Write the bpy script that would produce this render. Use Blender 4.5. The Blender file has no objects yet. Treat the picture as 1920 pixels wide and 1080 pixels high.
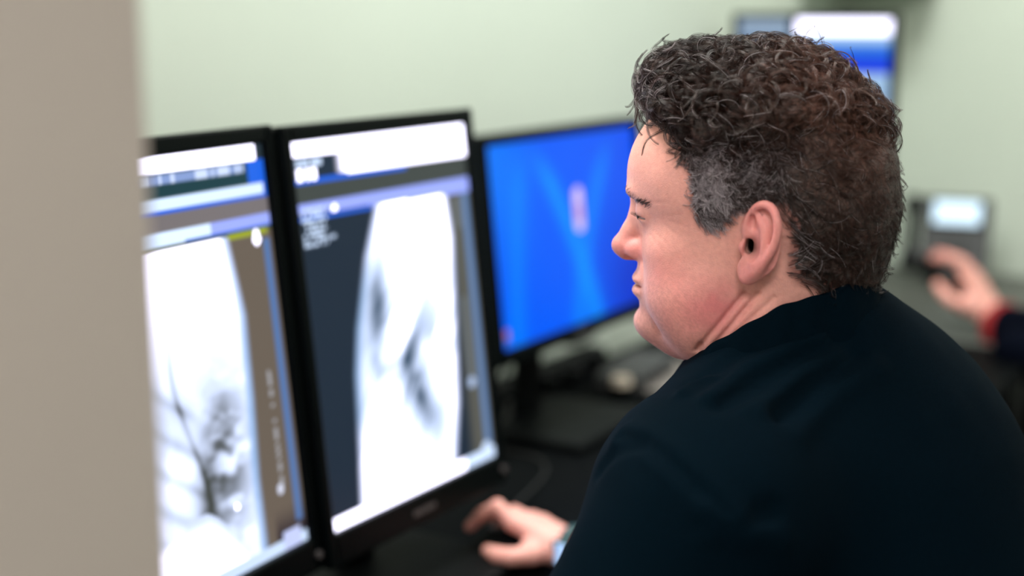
import bpy, bmesh, math, random
import numpy as np
from mathutils import Vector, Matrix

random.seed(7); RNG = np.random.default_rng(11)
S = bpy.context.scene
COL = S.collection
R = math.radians

# ------------------------------------------------------------------ camera, world, lights, exposure
PITCH = R(10.8); FPX = 2666.7
CAMZ = 1.40
cd = bpy.data.cameras.new('camera'); cam = bpy.data.objects.new('camera', cd); COL.objects.link(cam)
cam.location = (0, 0, CAMZ); cam.rotation_euler = (R(90) - PITCH, 0, 0)
cd.sensor_width = 36; cd.lens = 50; cd.clip_start = 0.05; cd.clip_end = 50
cd.dof.use_dof = True; cd.dof.focus_distance = 1.09; cd.dof.aperture_fstop = 2.1
S.camera = cam
S.view_settings.view_transform = 'Standard'; S.view_settings.look = 'None'
S.view_settings.gamma = 1.0; S.view_settings.exposure = 0.0; S.view_settings.use_curve_mapping = False

w = bpy.data.worlds.new('world'); S.world = w; w.use_nodes = True
w.node_tree.nodes['Background'].inputs[0].default_value = (.72, .8, .8, 1)
w.node_tree.nodes['Background'].inputs[1].default_value = 0.10

def area(name, loc, target, size, power, color, sy=None):
    l = bpy.data.lights.new(name, 'AREA'); l.energy = power; l.color = color
    l.shape = 'RECTANGLE'; l.size = size; l.size_y = sy or size
    o = bpy.data.objects.new(name, l); COL.objects.link(o); o.location = loc
    d = Vector(target) - Vector(loc); o.rotation_euler = d.to_track_quat('-Z', 'Y').to_euler()
    return o
# ceiling panels of the room (each sits just under its diffuser, built below)
PANELS = [(-0.05, -0.75, 42, 1.0), (0.30, 2.05, 27, 0.6), (2.0, 1.9, 26, 0.9), (-0.42, 1.36, 26, 0.4), (1.02, 2.98, 9, 0.3)]  # last, smallest panel is added to throw the cabinet's shadow on the wall
CEIL = 2.62
for i, (x, y, pw, sz) in enumerate(PANELS):
    area('ceiling_lamp', (x, y, CEIL - .03), (x, y, 0), sz, pw, (1.0, .965, .91) if i != 1 else (.97, 1.0, .96), min(.55, sz))

# ------------------------------------------------------------------ frame of the room
C0 = np.array([0, 0, CAMZ]); FW = np.array([0, math.cos(PITCH), -math.sin(PITCH)]); UPV = np.array([0, math.sin(PITCH), math.cos(PITCH)])
def P(px, py, D):
    """world point seen at photo pixel (px, py) at depth D"""
    return C0 + D * (FW + np.array([(px - 960) / FPX, 0, 0]) - (py - 540) / FPX * UPV)
def proj(p):
    d = np.asarray(p) - C0; D = d @ FW
    return 960 + FPX * d[0] / D, 540 - FPX * (d @ UPV) / D
AZ = R(31.8)
DD = np.array([math.sin(AZ), math.cos(AZ), 0]); NN = np.array([math.cos(AZ), -math.sin(AZ), 0])   # along the desk wall / away from it
P0 = np.array([-.514, 1.636, 0])
def rm(t, n, z=0): return P0 + DD * t + NN * n + np.array([0, 0, z])   # room coordinates: t along wall, n out of wall
DESKZ = .74
ROOMROT = math.atan2(DD[1], DD[0])    # local +x runs along DD, local -y points to NN

# ------------------------------------------------------------------ materials
def mat(name, col=(.5, .5, .5), rough=.5, metal=0, noise=0, nscale=20, bump=0, bscale=200, emit=None, estr=0, attr=None, spec=.5, sss=0, sheen=0, trans=0, coat=0, detail=3):
    m = bpy.data.materials.new(name); m.use_nodes = True; nt = m.node_tree; b = nt.nodes['Principled BSDF']
    b.inputs['Base Color'].default_value = (*col, 1); b.inputs['Roughness'].default_value = rough; b.inputs['Metallic'].default_value = metal
    b.inputs['Specular IOR Level'].default_value = spec
    src = None
    if attr:
        a = nt.nodes.new('ShaderNodeAttribute'); a.attribute_name = attr; src = a.outputs['Color']
    tc = nt.nodes.new('ShaderNodeTexCoord')
    if noise:
        n = nt.nodes.new('ShaderNodeTexNoise'); n.inputs['Scale'].default_value = nscale; n.inputs['Detail'].default_value = detail
        nt.links.new(tc.outputs['Object'], n.inputs['Vector'])
        mr = nt.nodes.new('ShaderNodeMapRange'); mr.inputs['To Min'].default_value = 1 - noise; mr.inputs['To Max'].default_value = 1 + noise
        mr.inputs['From Min'].default_value = .25; mr.inputs['From Max'].default_value = .75
        nt.links.new(n.outputs['Fac'], mr.inputs['Value'])
        mx = nt.nodes.new('ShaderNodeVectorMath'); mx.operation = 'SCALE'
        if src: nt.links.new(src, mx.inputs[0])
        else: mx.inputs[0].default_value = col
        nt.links.new(mr.outputs[0], mx.inputs['Scale']); src = mx.outputs[0]
    if src: nt.links.new(src, b.inputs['Base Color'])
    if bump:
        n = nt.nodes.new('ShaderNodeTexNoise'); n.inputs['Scale'].default_value = bscale; n.inputs['Detail'].default_value = 4
        nt.links.new(tc.outputs['Object'], n.inputs['Vector'])
        bn = nt.nodes.new('ShaderNodeBump'); bn.inputs['Strength'].default_value = bump; bn.inputs['Distance'].default_value = .001
        nt.links.new(n.outputs['Fac'], bn.inputs['Height']); nt.links.new(bn.outputs[0], b.inputs['Normal'])
    if emit is not None:
        b.inputs['Emission Color'].default_value = (*emit, 1); b.inputs['Emission Strength'].default_value = estr
    if sss:
        b.inputs['Subsurface Weight'].default_value = sss; b.inputs['Subsurface Radius'].default_value = (1, .35, .2); b.inputs['Subsurface Scale'].default_value = .006
    if sheen: b.inputs['Sheen Weight'].default_value = sheen; b.inputs['Sheen Roughness'].default_value = .4
    if coat: b.inputs['Coat Weight'].default_value = coat; b.inputs['Coat Roughness'].default_value = .1
    return m
def screen_mat(name, strength):
    m = bpy.data.materials.new(name); m.use_nodes = True; nt = m.node_tree; b = nt.nodes['Principled BSDF']
    b.inputs['Base Color'].default_value = (.002, .002, .003, 1); b.inputs['Roughness'].default_value = .3; b.inputs['Specular IOR Level'].default_value = .10
    a = nt.nodes.new('ShaderNodeAttribute'); a.attribute_name = 'col'
    nt.links.new(a.outputs['Color'], b.inputs['Emission Color']); b.inputs['Emission Strength'].default_value = strength
    return m
M = dict(
    wall=mat('pale_green_paint', (.57, .64, .56), .85, noise=.02, nscale=3, bump=.15, bscale=300),
    taupe=mat('taupe_paint', (.50, .425, .39), .85, noise=.02, nscale=4, bump=.15, bscale=300),
    ceil=mat('ceiling_paint', (.75, .75, .72), .9, noise=.02, nscale=5, bump=.1),
    floor=mat('carpet_grey', (.10, .09, .10), .95, noise=.3, nscale=120, bump=.5, bscale=400),
    base=mat('rubber_base', (.05, .05, .05), .6, noise=.1),
    greydesk=mat('grey_laminate', (.085, .09, .08), .5, noise=.1, nscale=60, bump=.05, bscale=500, spec=.3),
    desk=mat('dark_laminate', (.003, .0036, .004), .55, spec=.015, noise=.15, nscale=60, bump=.05, bscale=500),
    desk_edge=mat('desk_edge', (.012, .012, .013), .5, noise=.1),
    steel=mat('grey_steel', (.25, .25, .26), .4, metal=.8, noise=.08),
    bezel=mat('black_bezel', (.0012, .0026, .003), .38, spec=.07, noise=.1, nscale=40),
    plastic=mat('black_plastic', (.0022, .003, .0034), .5, spec=.08, noise=.1, bump=.1, bscale=600),
    grey=mat('grey_plastic', (.055, .057, .060), .55, spec=.3, noise=.06, bump=.1),
    mark=mat('grey_mark', (.09, .085, .09), .4, metal=.3, noise=.05),
    key=mat('key_plastic', (.018, .019, .021), .5, noise=.1),
    paper=mat('paper', (.20, .18, .165), .8, noise=.05, nscale=30),
    pale=mat('pale_plastic', (.72, .62, .52), .5, noise=.03),
    cable=mat('cable_rubber', (.012, .012, .012), .5, noise=.1),
    skin=mat('skin', (.6, .35, .27), .48, attr='col', noise=.07, nscale=260, bump=.28, bscale=900, sss=.25, spec=.4),
    hairbase=mat('hair_base', (.05, .035, .03), .6, attr='col', noise=.55, nscale=420, bump=1.0, bscale=600),
    strand=mat('hair_strand', (.03, .02, .017), .31, attr='col', spec=.34),
    shirt=mat('black_jersey', (.0007, .0042, .0080), .9, noise=.12, nscale=300, bump=.25, bscale=1500, spec=.02),
    trousers=mat('grey_trousers', (.02, .021, .026), .9, noise=.1, bump=.3, bscale=900),
    leather=mat('black_leather', (.015, .014, .013), .45, noise=.1, bump=.3),
    navy=mat('navy_cloth', (.0012, .002, .0055), .9, spec=.03, noise=.1, bump=.3, bscale=900),
    red=mat('red_knit', (.26, .005, .008), .8, noise=.1, bump=.3, bscale=900),
    eye=mat('eye_white', (.36, .28, .27), .3, noise=.04),
    iris=mat('iris_grey', (.05, .07, .08), .1, noise=.2, nscale=900),
    fabric=mat('chair_fabric', (.02, .018, .022), .95, noise=.2, nscale=200, bump=.5, bscale=700),
    teal=mat('dark_teal_band', (.01, .05, .055), .5, noise=.05),
    watch=mat('watch_glass', (.3, .45, .65), .12, noise=.02, emit=(.42, .62, 1.0), estr=.7),  # blue emission stands in for a reflection on the watch face
    lamp=mat('lamp_diffuser', (.9, .9, .88), .6, noise=.01, emit=(1, .97, .9), estr=2.5),
    white=mat('white_metal', (.75, .75, .73), .5, noise=.02),
    cabinet=mat('cabinet_laminate', (.45, .45, .38), .5, noise=.04, nscale=8),
)

# ------------------------------------------------------------------ object helpers
def tag(o, label=None, cat=None, group=None, kind=None):
    if label: o['label'] = label
    if cat: o['category'] = cat
    if group: o['group'] = group
    if kind: o['kind'] = kind
    return o
def empty(name, loc=(0, 0, 0), rz=0, label=None, cat=None, group=None):
    o = bpy.data.objects.new(name, None); COL.objects.link(o); o.location = loc; o.rotation_euler = (0, 0, rz); o.empty_display_size = .05
    return tag(o, label, cat, group)
def link(name, me, m, parent=None, smooth=False):
    o = bpy.data.objects.new(name, me); COL.objects.link(o)
    if m: me.materials.append(m)
    if smooth: me.polygons.foreach_set('use_smooth', [True] * len(me.polygons))
    if parent: o.parent = parent
    return o
def obj(name, bm, m, parent=None, smooth=False):
    me = bpy.data.meshes.new(name); bm.to_mesh(me); bm.free()
    return link(name, me, m, parent, smooth)
def xf(loc=(0, 0, 0), rot=(0, 0, 0)):
    from mathutils import Euler
    return Matrix.Translation(loc) @ Euler(rot).to_matrix().to_4x4()
def add_box(bm, c, s, bev=0, rot=(0, 0, 0), seg=2):
    t = bmesh.new(); bmesh.ops.create_cube(t, size=1)
    for v in t.verts: v.co = Vector((v.co.x * s[0], v.co.y * s[1], v.co.z * s[2]))
    if bev: bmesh.ops.bevel(t, geom=t.edges[:], offset=bev, segments=seg, affect='EDGES', profile=.5)
    bmesh.ops.transform(t, matrix=xf(c, rot), verts=t.verts)
    me = bpy.data.meshes.new('t'); t.to_mesh(me); t.free(); bm.from_mesh(me); bpy.data.meshes.remove(me); return bm
def box(c, s, bev=0, rot=(0, 0, 0), seg=2): return add_box(bmesh.new(), c, s, bev, rot, seg)
def add_cyl(bm, a, b, r, r2=None, seg=20, cap=True):
    a = Vector(a); b = Vector(b); d = b - a
    t = bmesh.new(); bmesh.ops.create_cone(t, cap_ends=cap, segments=seg, radius1=r, radius2=r if r2 is None else r2, depth=d.length)
    bmesh.ops.transform(t, matrix=Matrix.Translation((a + b) / 2) @ d.to_track_quat('Z', 'Y').to_matrix().to_4x4(), verts=t.verts)
    me = bpy.data.meshes.new('t'); t.to_mesh(me); t.free(); bm.from_mesh(me); bpy.data.meshes.remove(me); return bm
def tube_mesh(paths, radii, seg=6):
    """one mesh holding the tubes along each path"""
    V = []; Fc = []
    for path, rad in zip(paths, radii):
        path = [Vector(p) for p in path]; n = len(path); base = len(V)
        up = Vector((0, 0, 1)); prev = None
        for i, p in enumerate(path):
            d = (path[min(i + 1, n - 1)] - path[max(i - 1, 0)]).normalized()
            if prev is None:
                x = d.cross(up)
                if x.length < 1e-3: x = d.cross(Vector((1, 0, 0)))
                x.normalize()
            else: x = (prev - d * prev.dot(d)).normalized()
            prev = x; y = d.cross(x)
            r = rad if not hasattr(rad, '__len__') else rad[i]
            for k in range(seg):
                a = 2 * math.pi * k / seg; V.append(p + (x * math.cos(a) + y * math.sin(a)) * r)
        for i in range(n - 1):
            for k in range(seg):
                a = base + i * seg + k; b = base + i * seg + (k + 1) % seg; Fc.append((a, b, b + seg, a + seg))
        Fc.append(tuple(base + k for k in range(seg))[::-1]); Fc.append(tuple(base + (n - 1) * seg + k for k in range(seg)))
    me = bpy.data.meshes.new('tube'); me.from_pydata([tuple(v) for v in V], [], Fc); me.update(); return me
def catmull(pts, n=8):
    p = np.array(pts, float); p = np.vstack([2 * p[0] - p[1], p, 2 * p[-1] - p[-2]]); out = []
    for i in range(1, len(p) - 2):
        for t in np.linspace(0, 1, n, endpoint=False):
            out.append(.5 * ((2 * p[i]) + (-p[i - 1] + p[i + 1]) * t + (2 * p[i - 1] - 5 * p[i] + 4 * p[i + 1] - p[i + 2]) * t * t + (-p[i - 1] + 3 * p[i] - 3 * p[i + 1] + p[i + 2]) * t ** 3))
    out.append(p[-2]); return np.array(out)

# ------------------------------------------------------------------ implicit surfaces -> smooth meshes
def smin(a, b, k):
    h = np.maximum(k - np.abs(a - b), 0) / k
    return np.minimum(a, b) - h * h * k * .25
def smax(a, b, k): return -smin(-a, -b, k)
def ell(p, c, r, rot=None):
    q = p - np.asarray(c, float)
    if rot is not None: q = q @ rot
    r = np.asarray(r, float)
    k0 = np.sqrt(((q / r) ** 2).sum(1)); k1 = np.sqrt(((q / (r * r)) ** 2).sum(1))
    return k0 * (k0 - 1) / np.maximum(k1, 1e-9)
def cap(p, a, b, ra, rb=None):
    rb = ra if rb is None else rb
    a = np.asarray(a, float); b = np.asarray(b, float); d = b - a
    t = np.clip(((p - a) @ d) / (d @ d), 0, 1)
    return np.sqrt(((p - a - t[:, None] * d) ** 2).sum(1)) - (ra + (rb - ra) * t)
def chain(p, pts, rad, k=.004):
    f = None
    for i in range(len(pts) - 1):
        g = cap(p, pts[i], pts[i + 1], rad[i], rad[i + 1]); f = g if f is None else smin(f, g, k)
    return f
def rotm(ax, ang):
    return np.array(Matrix.Rotation(ang, 3, ax))
def nets(f, lo, hi, h, newton=2, B=8):
    lo = np.array(lo, float); hi = np.array(hi, float)
    nb = np.ceil((hi - lo) / (h * B)).astype(int); n = nb * B + 1
    bc = np.stack(np.meshgrid(*[(np.arange(m) + .5) * h * B + l for m, l in zip(nb, lo)], indexing='ij'), -1).reshape(-1, 3)
    fb = f(bc).reshape(nb); act = np.abs(fb) < h * B * 1.35
    vals = np.ones(n, np.float32)
    sg = np.where(fb < 0, -1., 1.)
    big = sg.repeat(B, 0).repeat(B, 1).repeat(B, 2); vals[:-1, :-1, :-1] = big
    pm = np.zeros(n, bool); a8 = act.repeat(B, 0).repeat(B, 1).repeat(B, 2)
    for dx in (0, 1):
        for dy in (0, 1):
            for dz in (0, 1):
                pm[dx:n[0] - 1 + dx, dy:n[1] - 1 + dy, dz:n[2] - 1 + dz] |= a8
    idx = np.argwhere(pm)
    out = np.empty(len(idx), np.float32)
    for s in range(0, len(idx), 300000): out[s:s + 300000] = f(idx[s:s + 300000] * h + lo)
    vals[pm] = out
    ins = vals < 0
    cor = np.zeros(tuple(np.array(n) - 1), np.int8)
    for dx in (0, 1):
        for dy in (0, 1):
            for dz in (0, 1): cor += ins[dx:n[0] - 1 + dx, dy:n[1] - 1 + dy, dz:n[2] - 1 + dz]
    cells = np.argwhere((cor > 0) & (cor < 8))
    vid = -np.ones(cor.shape, np.int64); vid[tuple(cells.T)] = np.arange(len(cells))
    acc = np.zeros((len(cells), 3)); cnt = np.zeros(len(cells))
    offs = [(i, j, k) for i in (0, 1) for j in (0, 1) for k in (0, 1)]
    for a in offs:
        for ax in range(3):
            if a[ax]: continue
            b = list(a); b[ax] = 1
            va = vals[tuple((cells + a).T)]; vb = vals[tuple((cells + b).T)]
            m = (va < 0) != (vb < 0); t = va[m] / (va[m] - vb[m])
            q = np.tile(np.array(a, float), (m.sum(), 1)); q[:, ax] = t
            acc[m] += q; cnt[m] += 1
    V = (cells + acc / cnt[:, None]) * h + lo
    Q = []
    for ax in range(3):
        sl0 = [slice(None)] * 3; sl1 = [slice(None)] * 3; sl0[ax] = slice(0, -1); sl1[ax] = slice(1, None)
        s0 = ins[tuple(sl0)]; s1 = ins[tuple(sl1)]; e = np.argwhere(s0 != s1)
        o1, o2 = [(1, 2), (2, 0), (0, 1)][ax]
        e = e[(e[:, o1] > 0) & (e[:, o2] > 0) & (e[:, o1] < n[o1] - 1) & (e[:, o2] < n[o2] - 1)]
        def sh(a, b):
            c = e.copy(); c[:, o1] -= a; c[:, o2] -= b; return vid[tuple(c.T)]
        q = np.stack([sh(1, 1), sh(0, 1), sh(0, 0), sh(1, 0)], 1)
        fl = ~s0[tuple(e.T)]; q[fl] = q[fl][:, ::-1]; Q.append(q)
    Q = np.concatenate(Q); Q = Q[(Q >= 0).all(1)]
    def grad(V):
        e = h * .35; g = np.empty_like(V)
        for i in range(3):
            d = np.zeros(3); d[i] = e; g[:, i] = (f(V + d) - f(V - d)) / (2 * e)
        return g
    for _ in range(newton):
        g = grad(V); v = f(V); st = -(v / np.maximum((g ** 2).sum(1), .2))[:, None] * g
        L = np.linalg.norm(st, axis=1); st *= np.minimum(1, h * .8 / np.maximum(L, 1e-9))[:, None]; V = V + st
    return V, Q
def qmesh(V, Q, name='mesh', col=None):
    me = bpy.data.meshes.new(name); me.vertices.add(len(V)); me.vertices.foreach_set('co', np.ascontiguousarray(V, np.float32).ravel())
    me.loops.add(Q.size); me.loops.foreach_set('vertex_index', Q.astype(np.int32).ravel())
    me.polygons.add(len(Q)); me.polygons.foreach_set('loop_start', np.arange(0, Q.size, Q.shape[1], dtype=np.int32))
    me.polygons.foreach_set('use_smooth', np.ones(len(Q), bool)); me.update(calc_edges=True)
    if col is not None: setcol(me, col)
    me.validate(); return me
def setcol(me, col):
    a = me.color_attributes.new('col', 'FLOAT_COLOR', 'POINT')
    c = np.ones((len(col), 4), np.float32); c[:, :3] = col; a.data.foreach_set('color', c.ravel())
def sst(a, b, x):
    t = np.clip((x - a) / (b - a), 0, 1); return t * t * (3 - 2 * t)
def G(p, c, s): return np.exp(-(((p - np.asarray(c)) / np.asarray(s)) ** 2).sum(1))
def vnoise(p, scale, seed=0):
    q = p * scale; i = np.floor(q).astype(np.int64); fr = q - i; fr = fr * fr * (3 - 2 * fr); out = 0
    for dx in (0, 1):
        for dy in (0, 1):
            for dz in (0, 1):
                hsh = ((i[:, 0] + dx) * 374761393 + (i[:, 1] + dy) * 668265263 + (i[:, 2] + dz) * 2147483647 + seed * 974711) & 0xffffffff
                hsh = ((hsh ^ (hsh >> 13)) * 1274126177) & 0xffffffff; hsh ^= hsh >> 16
                v = (hsh & 0xffff) / 65535.
                wt = (fr[:, 0] if dx else 1 - fr[:, 0]) * (fr[:, 1] if dy else 1 - fr[:, 1]) * (fr[:, 2] if dz else 1 - fr[:, 2])
                out = out + v * wt
    return out

# ------------------------------------------------------------------ the room
def slab(name, t0, t1, n0, n1, z0, z1, m, kind='structure', parent=None):
    c = rm((t0 + t1) / 2, (n0 + n1) / 2, (z0 + z1) / 2)
    bm = box((0, 0, 0), (t1 - t0, n1 - n0, z1 - z0)); o = obj(name, bm, m, parent); o.location = c; o.rotation_euler = (0, 0, ROOMROT)
    if kind: o['kind'] = kind
    return o
TB = 2.66; TF = -2.6; NR = 4.2; PT = -.69
slab('floor', TF, TB, 0, NR, -.06, 0, M['floor'])
slab('ceiling', TF, TB, 0, NR, CEIL, CEIL + .06, M['ceil'])
slab('wall_left', TF, TB + .1, -.1, 0, 0, CEIL, M['wall'])
slab('wall_back', TB, TB + .1, 0, NR, 0, CEIL, M['wall'])
slab('wall_right', TF, TB + .1, NR, NR + .1, 0, CEIL, M['wall'])
slab('wall_front', TF - .1, TF, -.1, NR + .1, 0, CEIL, M['wall'])
slab('wall_partition', PT - .14, PT, 0, .851, 0, CEIL, M['taupe'])
slab('baseboard_back', TB - .012, TB, .02, NR, 0, .1, M['base'])
slab('baseboard_left', PT, TB - .02, 0, .012, 0, .1, M['base'])
slab('baseboard_right', TF, TB, NR - .012, NR, 0, .1, M['base'])
for i, (x, y, pw, sz) in enumerate(PANELS):
    t = empty('ceiling_light', (x, y, CEIL), 0, ['square recessed ceiling panel above the near end of the desk', 'ceiling panel between the two monitor groups', 'ceiling panel over the far right of the room', 'small ceiling panel straight above the upright monitors', 'little unseen ceiling panel added above the desk phone to cast the corner shadow'][i], 'light', 'recessed ceiling panels')
    obj('diffuser', box((0, 0, -.008), (sz, min(.55, sz), .012)), M['lamp'], t)
    fr = bmesh.new()
    for s in (-1, 1):
        add_box(fr, (s * (sz / 2 + .015), 0, -.009), (.03, min(.55, sz) + .06, .018)); add_box(fr, (0, s * (min(.55, sz) / 2 + .015), -.009), (sz, .03, .018))
    obj('frame', fr, M['white'], t)

# ------------------------------------------------------------------ desks
def desk(name, t0, t1, n0, n1, label, m='desk'):
    o = rm(t0, n0, 0); r = empty(name, o, ROOMROT, label, 'desk')
    L, Dp = t1 - t0, n1 - n0     # local: x along, -y... room n is local -y
    obj('desktop', box((L / 2, -Dp / 2, DESKZ - .014), (L, Dp, .028), .004), M[m], r)
    for x in (.03, L - .03): obj('side_panel', box((x, -Dp / 2, (DESKZ - .028) / 2), (.03, Dp - .08, DESKZ - .028), .003), M['desk_edge'], r)
    obj('back_panel', box((L / 2, -.05, .50), (L - .1, .02, .40), .002), M['desk_edge'], r)
    return r
desk('computer_desk', PT + .01, 1.0, .012, .72, 'dark laminate desk carrying the two upright x-ray monitors')
desk('computer_desk', 1.005, 1.80, .012, .74, 'dark laminate desk beyond the middle one, under the far pair of screens')
desk('computer_desk', 1.805, TB - .01, .012, .74, 'grey topped desk in the far corner under the desk phone', 'greydesk')

# ------------------------------------------------------------------ screens
def sgrid(w_, h_, nx, ny, paint):
    u, v = np.meshgrid(np.linspace(0, 1, nx), np.linspace(0, 1, ny)); u = u.ravel(); v = v.ravel()
    V = np.stack([(u - .5) * w_, np.zeros_like(u), v * h_], 1)
    i = (np.arange(ny - 1)[:, None] * nx + np.arange(nx - 1)[None]).ravel()
    Q = np.stack([i, i + 1, i + nx + 1, i + nx], 1)
    me = qmesh(V, Q, 'screen', np.clip(paint(u, v), 0, None)); return me
def lin(c):
    c = np.asarray(c, float) / 255; return np.where(c < .04045, c / 12.92, ((c + .055) / 1.055) ** 2.4)
def put(img, m, c):
    m = np.asarray(m, float)[:, None]; return img * (1 - m) + np.asarray(c) * m
def soft(x, a, b, e): return sst(a - e, a + e, x) * (1 - sst(b - e, b + e, x))
def n2(u, v, su, sv, seed): return vnoise(np.stack([u * su, v * sv, u * 0 + seed * 3.7], 1), 1, seed)
def fbm(u, v, su, sv, seed): return (n2(u, v, su, sv, seed) + .5 * n2(u, v, su * 2, sv * 2, seed + 1) + .25 * n2(u, v, su * 4, sv * 4, seed + 2)) / 1.75
WHITE = lin((255, 255, 255)) * np.array([2.35, 2.3, 2.9]); PALE = lin((205, 225, 255)); BLUE = lin((30, 95, 215)); LAV = lin((150, 165, 245))
def textrow(u, v, u0, u1, v0, v1, seed, dens=90):
    m = soft(u, u0, u1, .003) * soft(v, v0, v1, .0015); g = n2(u, v, dens, 3, seed) > .42
    return m * g
def paint_lateral(u, v):
    c = np.tile(lin((28, 40, 54)), (len(u), 1))
    c = put(c, sst(.82, .9, u), lin((84, 84, 78)))
    # body
    e1 = np.interp(v, [0, .06, .2, .38, .5, .68, .8, .86], [.16, .17, .19, .21, .245, .33, .41, .44])
    e2 = np.interp(v, [0, .05, .2, .4, .68, .8, .86], [.73, .75, .80, .83, .865, .85, .82])
    body = sst(e1 - .012, e1 + .05, u) * (1 - sst(e2 - .05, e2 + .012, u))
    tone = np.ones(len(u))
    lung = G(np.stack([u - (.36 + .28 * (v - .5)), v], 1), (0.0, .53), (.055, .13))
    tone -= .85 * lung
    diag = v - .9 * u
    st = fbm(u * 1 + v * .7, v - .9 * u, 5, 13, 5)
    zone = G(np.stack([u, v], 1), (.52, .37), (.24, .19))
    tone -= zone * np.clip((st - .42) * 2.6, 0, .8)
    low = G(np.stack([u + .55 * (v - .27), v], 1), (.56, .24), (.085, .11)); tone -= .75 * low
    dome = .30 - .95 * np.clip(u - .36, 0, 1) ** 1.15 - 1.2 * np.clip(.32 - u, 0, 1) ** 1.2
    tone = np.where(v < dome, np.maximum(tone, sst(0, .05, dome - v) * 1.05), tone)
    top = sst(.55, .75, v) * sst(.42, .5, u); tone = tone * (1 - top) + 1.05 * top
    tone -= .35 * (1 - sst(e1 + .03, e1 + .11, u)) * (1 - sst(.5, .7, v)) * sst(.2, .3, v) * 0.8
    tone = np.clip(tone, 0, 1.05)
    tone = tone ** 1.9
    lc = lin((40, 66, 88)) * (1 - tone[:, None]) + WHITE * tone[:, None]; mid = 4 * tone * (1 - tone) * .5
    lc = lc * (1 - mid[:, None]) + lin((135, 185, 225)) * mid[:, None] * 1.0
    halo = body * (1 - body) * 4 * .5
    c = put(c, body, lc); c = put(c, halo * .7, lin((120, 175, 230)))
    # ui
    c = put(c, v > .825, lin((62, 68, 66)))
    c = put(c, (v > .80 + .02 * (1 - u)) & (v < .843), LAV); c = put(c, (v > .80) & (v <= .812) & (u < .4), BLUE)
    c = put(c, (v > .90) & (v < .965) & (u < .3), lin((30, 44, 60)))
    c = put(c, (v > .893) & (v < .907) & (u < .62), BLUE)
    c = put(c, (v > .965), WHITE); c = put(c, (v > .905) & (u > .29), WHITE); c = put(c, sst(.22, .3, u) * (v > .91), WHITE)
    c = put(c, textrow(u, v, .02, .16, .938, .955, 3), PALE); c = put(c, textrow(u, v, .03, .13, .902, .932, 4, 60), WHITE)
    for k in range(8): c = put(c, textrow(u, v, .03, [.17, .15, .16, .14, .15, .13, .19, .18][k], .822 - .0125 * k, .830 - .0125 * k, 10 + k, 110), PALE)
    c = put(c, ((u - .20) ** 2 + ((v - .822) * 1.28) ** 2) < .0125 ** 2, WHITE)
    # right gutter
    c = put(c, soft(u, .945, .985, .006) * (v < .80) * (v > .035), lin((92, 122, 165)))
    c = put(c, soft(u, .885, .908, .004) * (v < .5) * (v > .24), lin((104, 112, 118)))
    c = put(c, ((u - .895) ** 2 + ((v - .245) * 1.28) ** 2) < .022 ** 2, lin((170, 190, 225)))
    c = put(c, textrow(u, v, .88, .93, .70, .79, 33, 60) * .35, lin((130, 140, 150)))
    c = put(c, (v < .034), PALE * 1.1); c = put(c, (v < .034) & (u < .8), WHITE)
    c = put(c, ((u - .95) ** 2 + ((v - .03) * 1.28) ** 2) < .03 ** 2, PALE)
    return c
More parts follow.
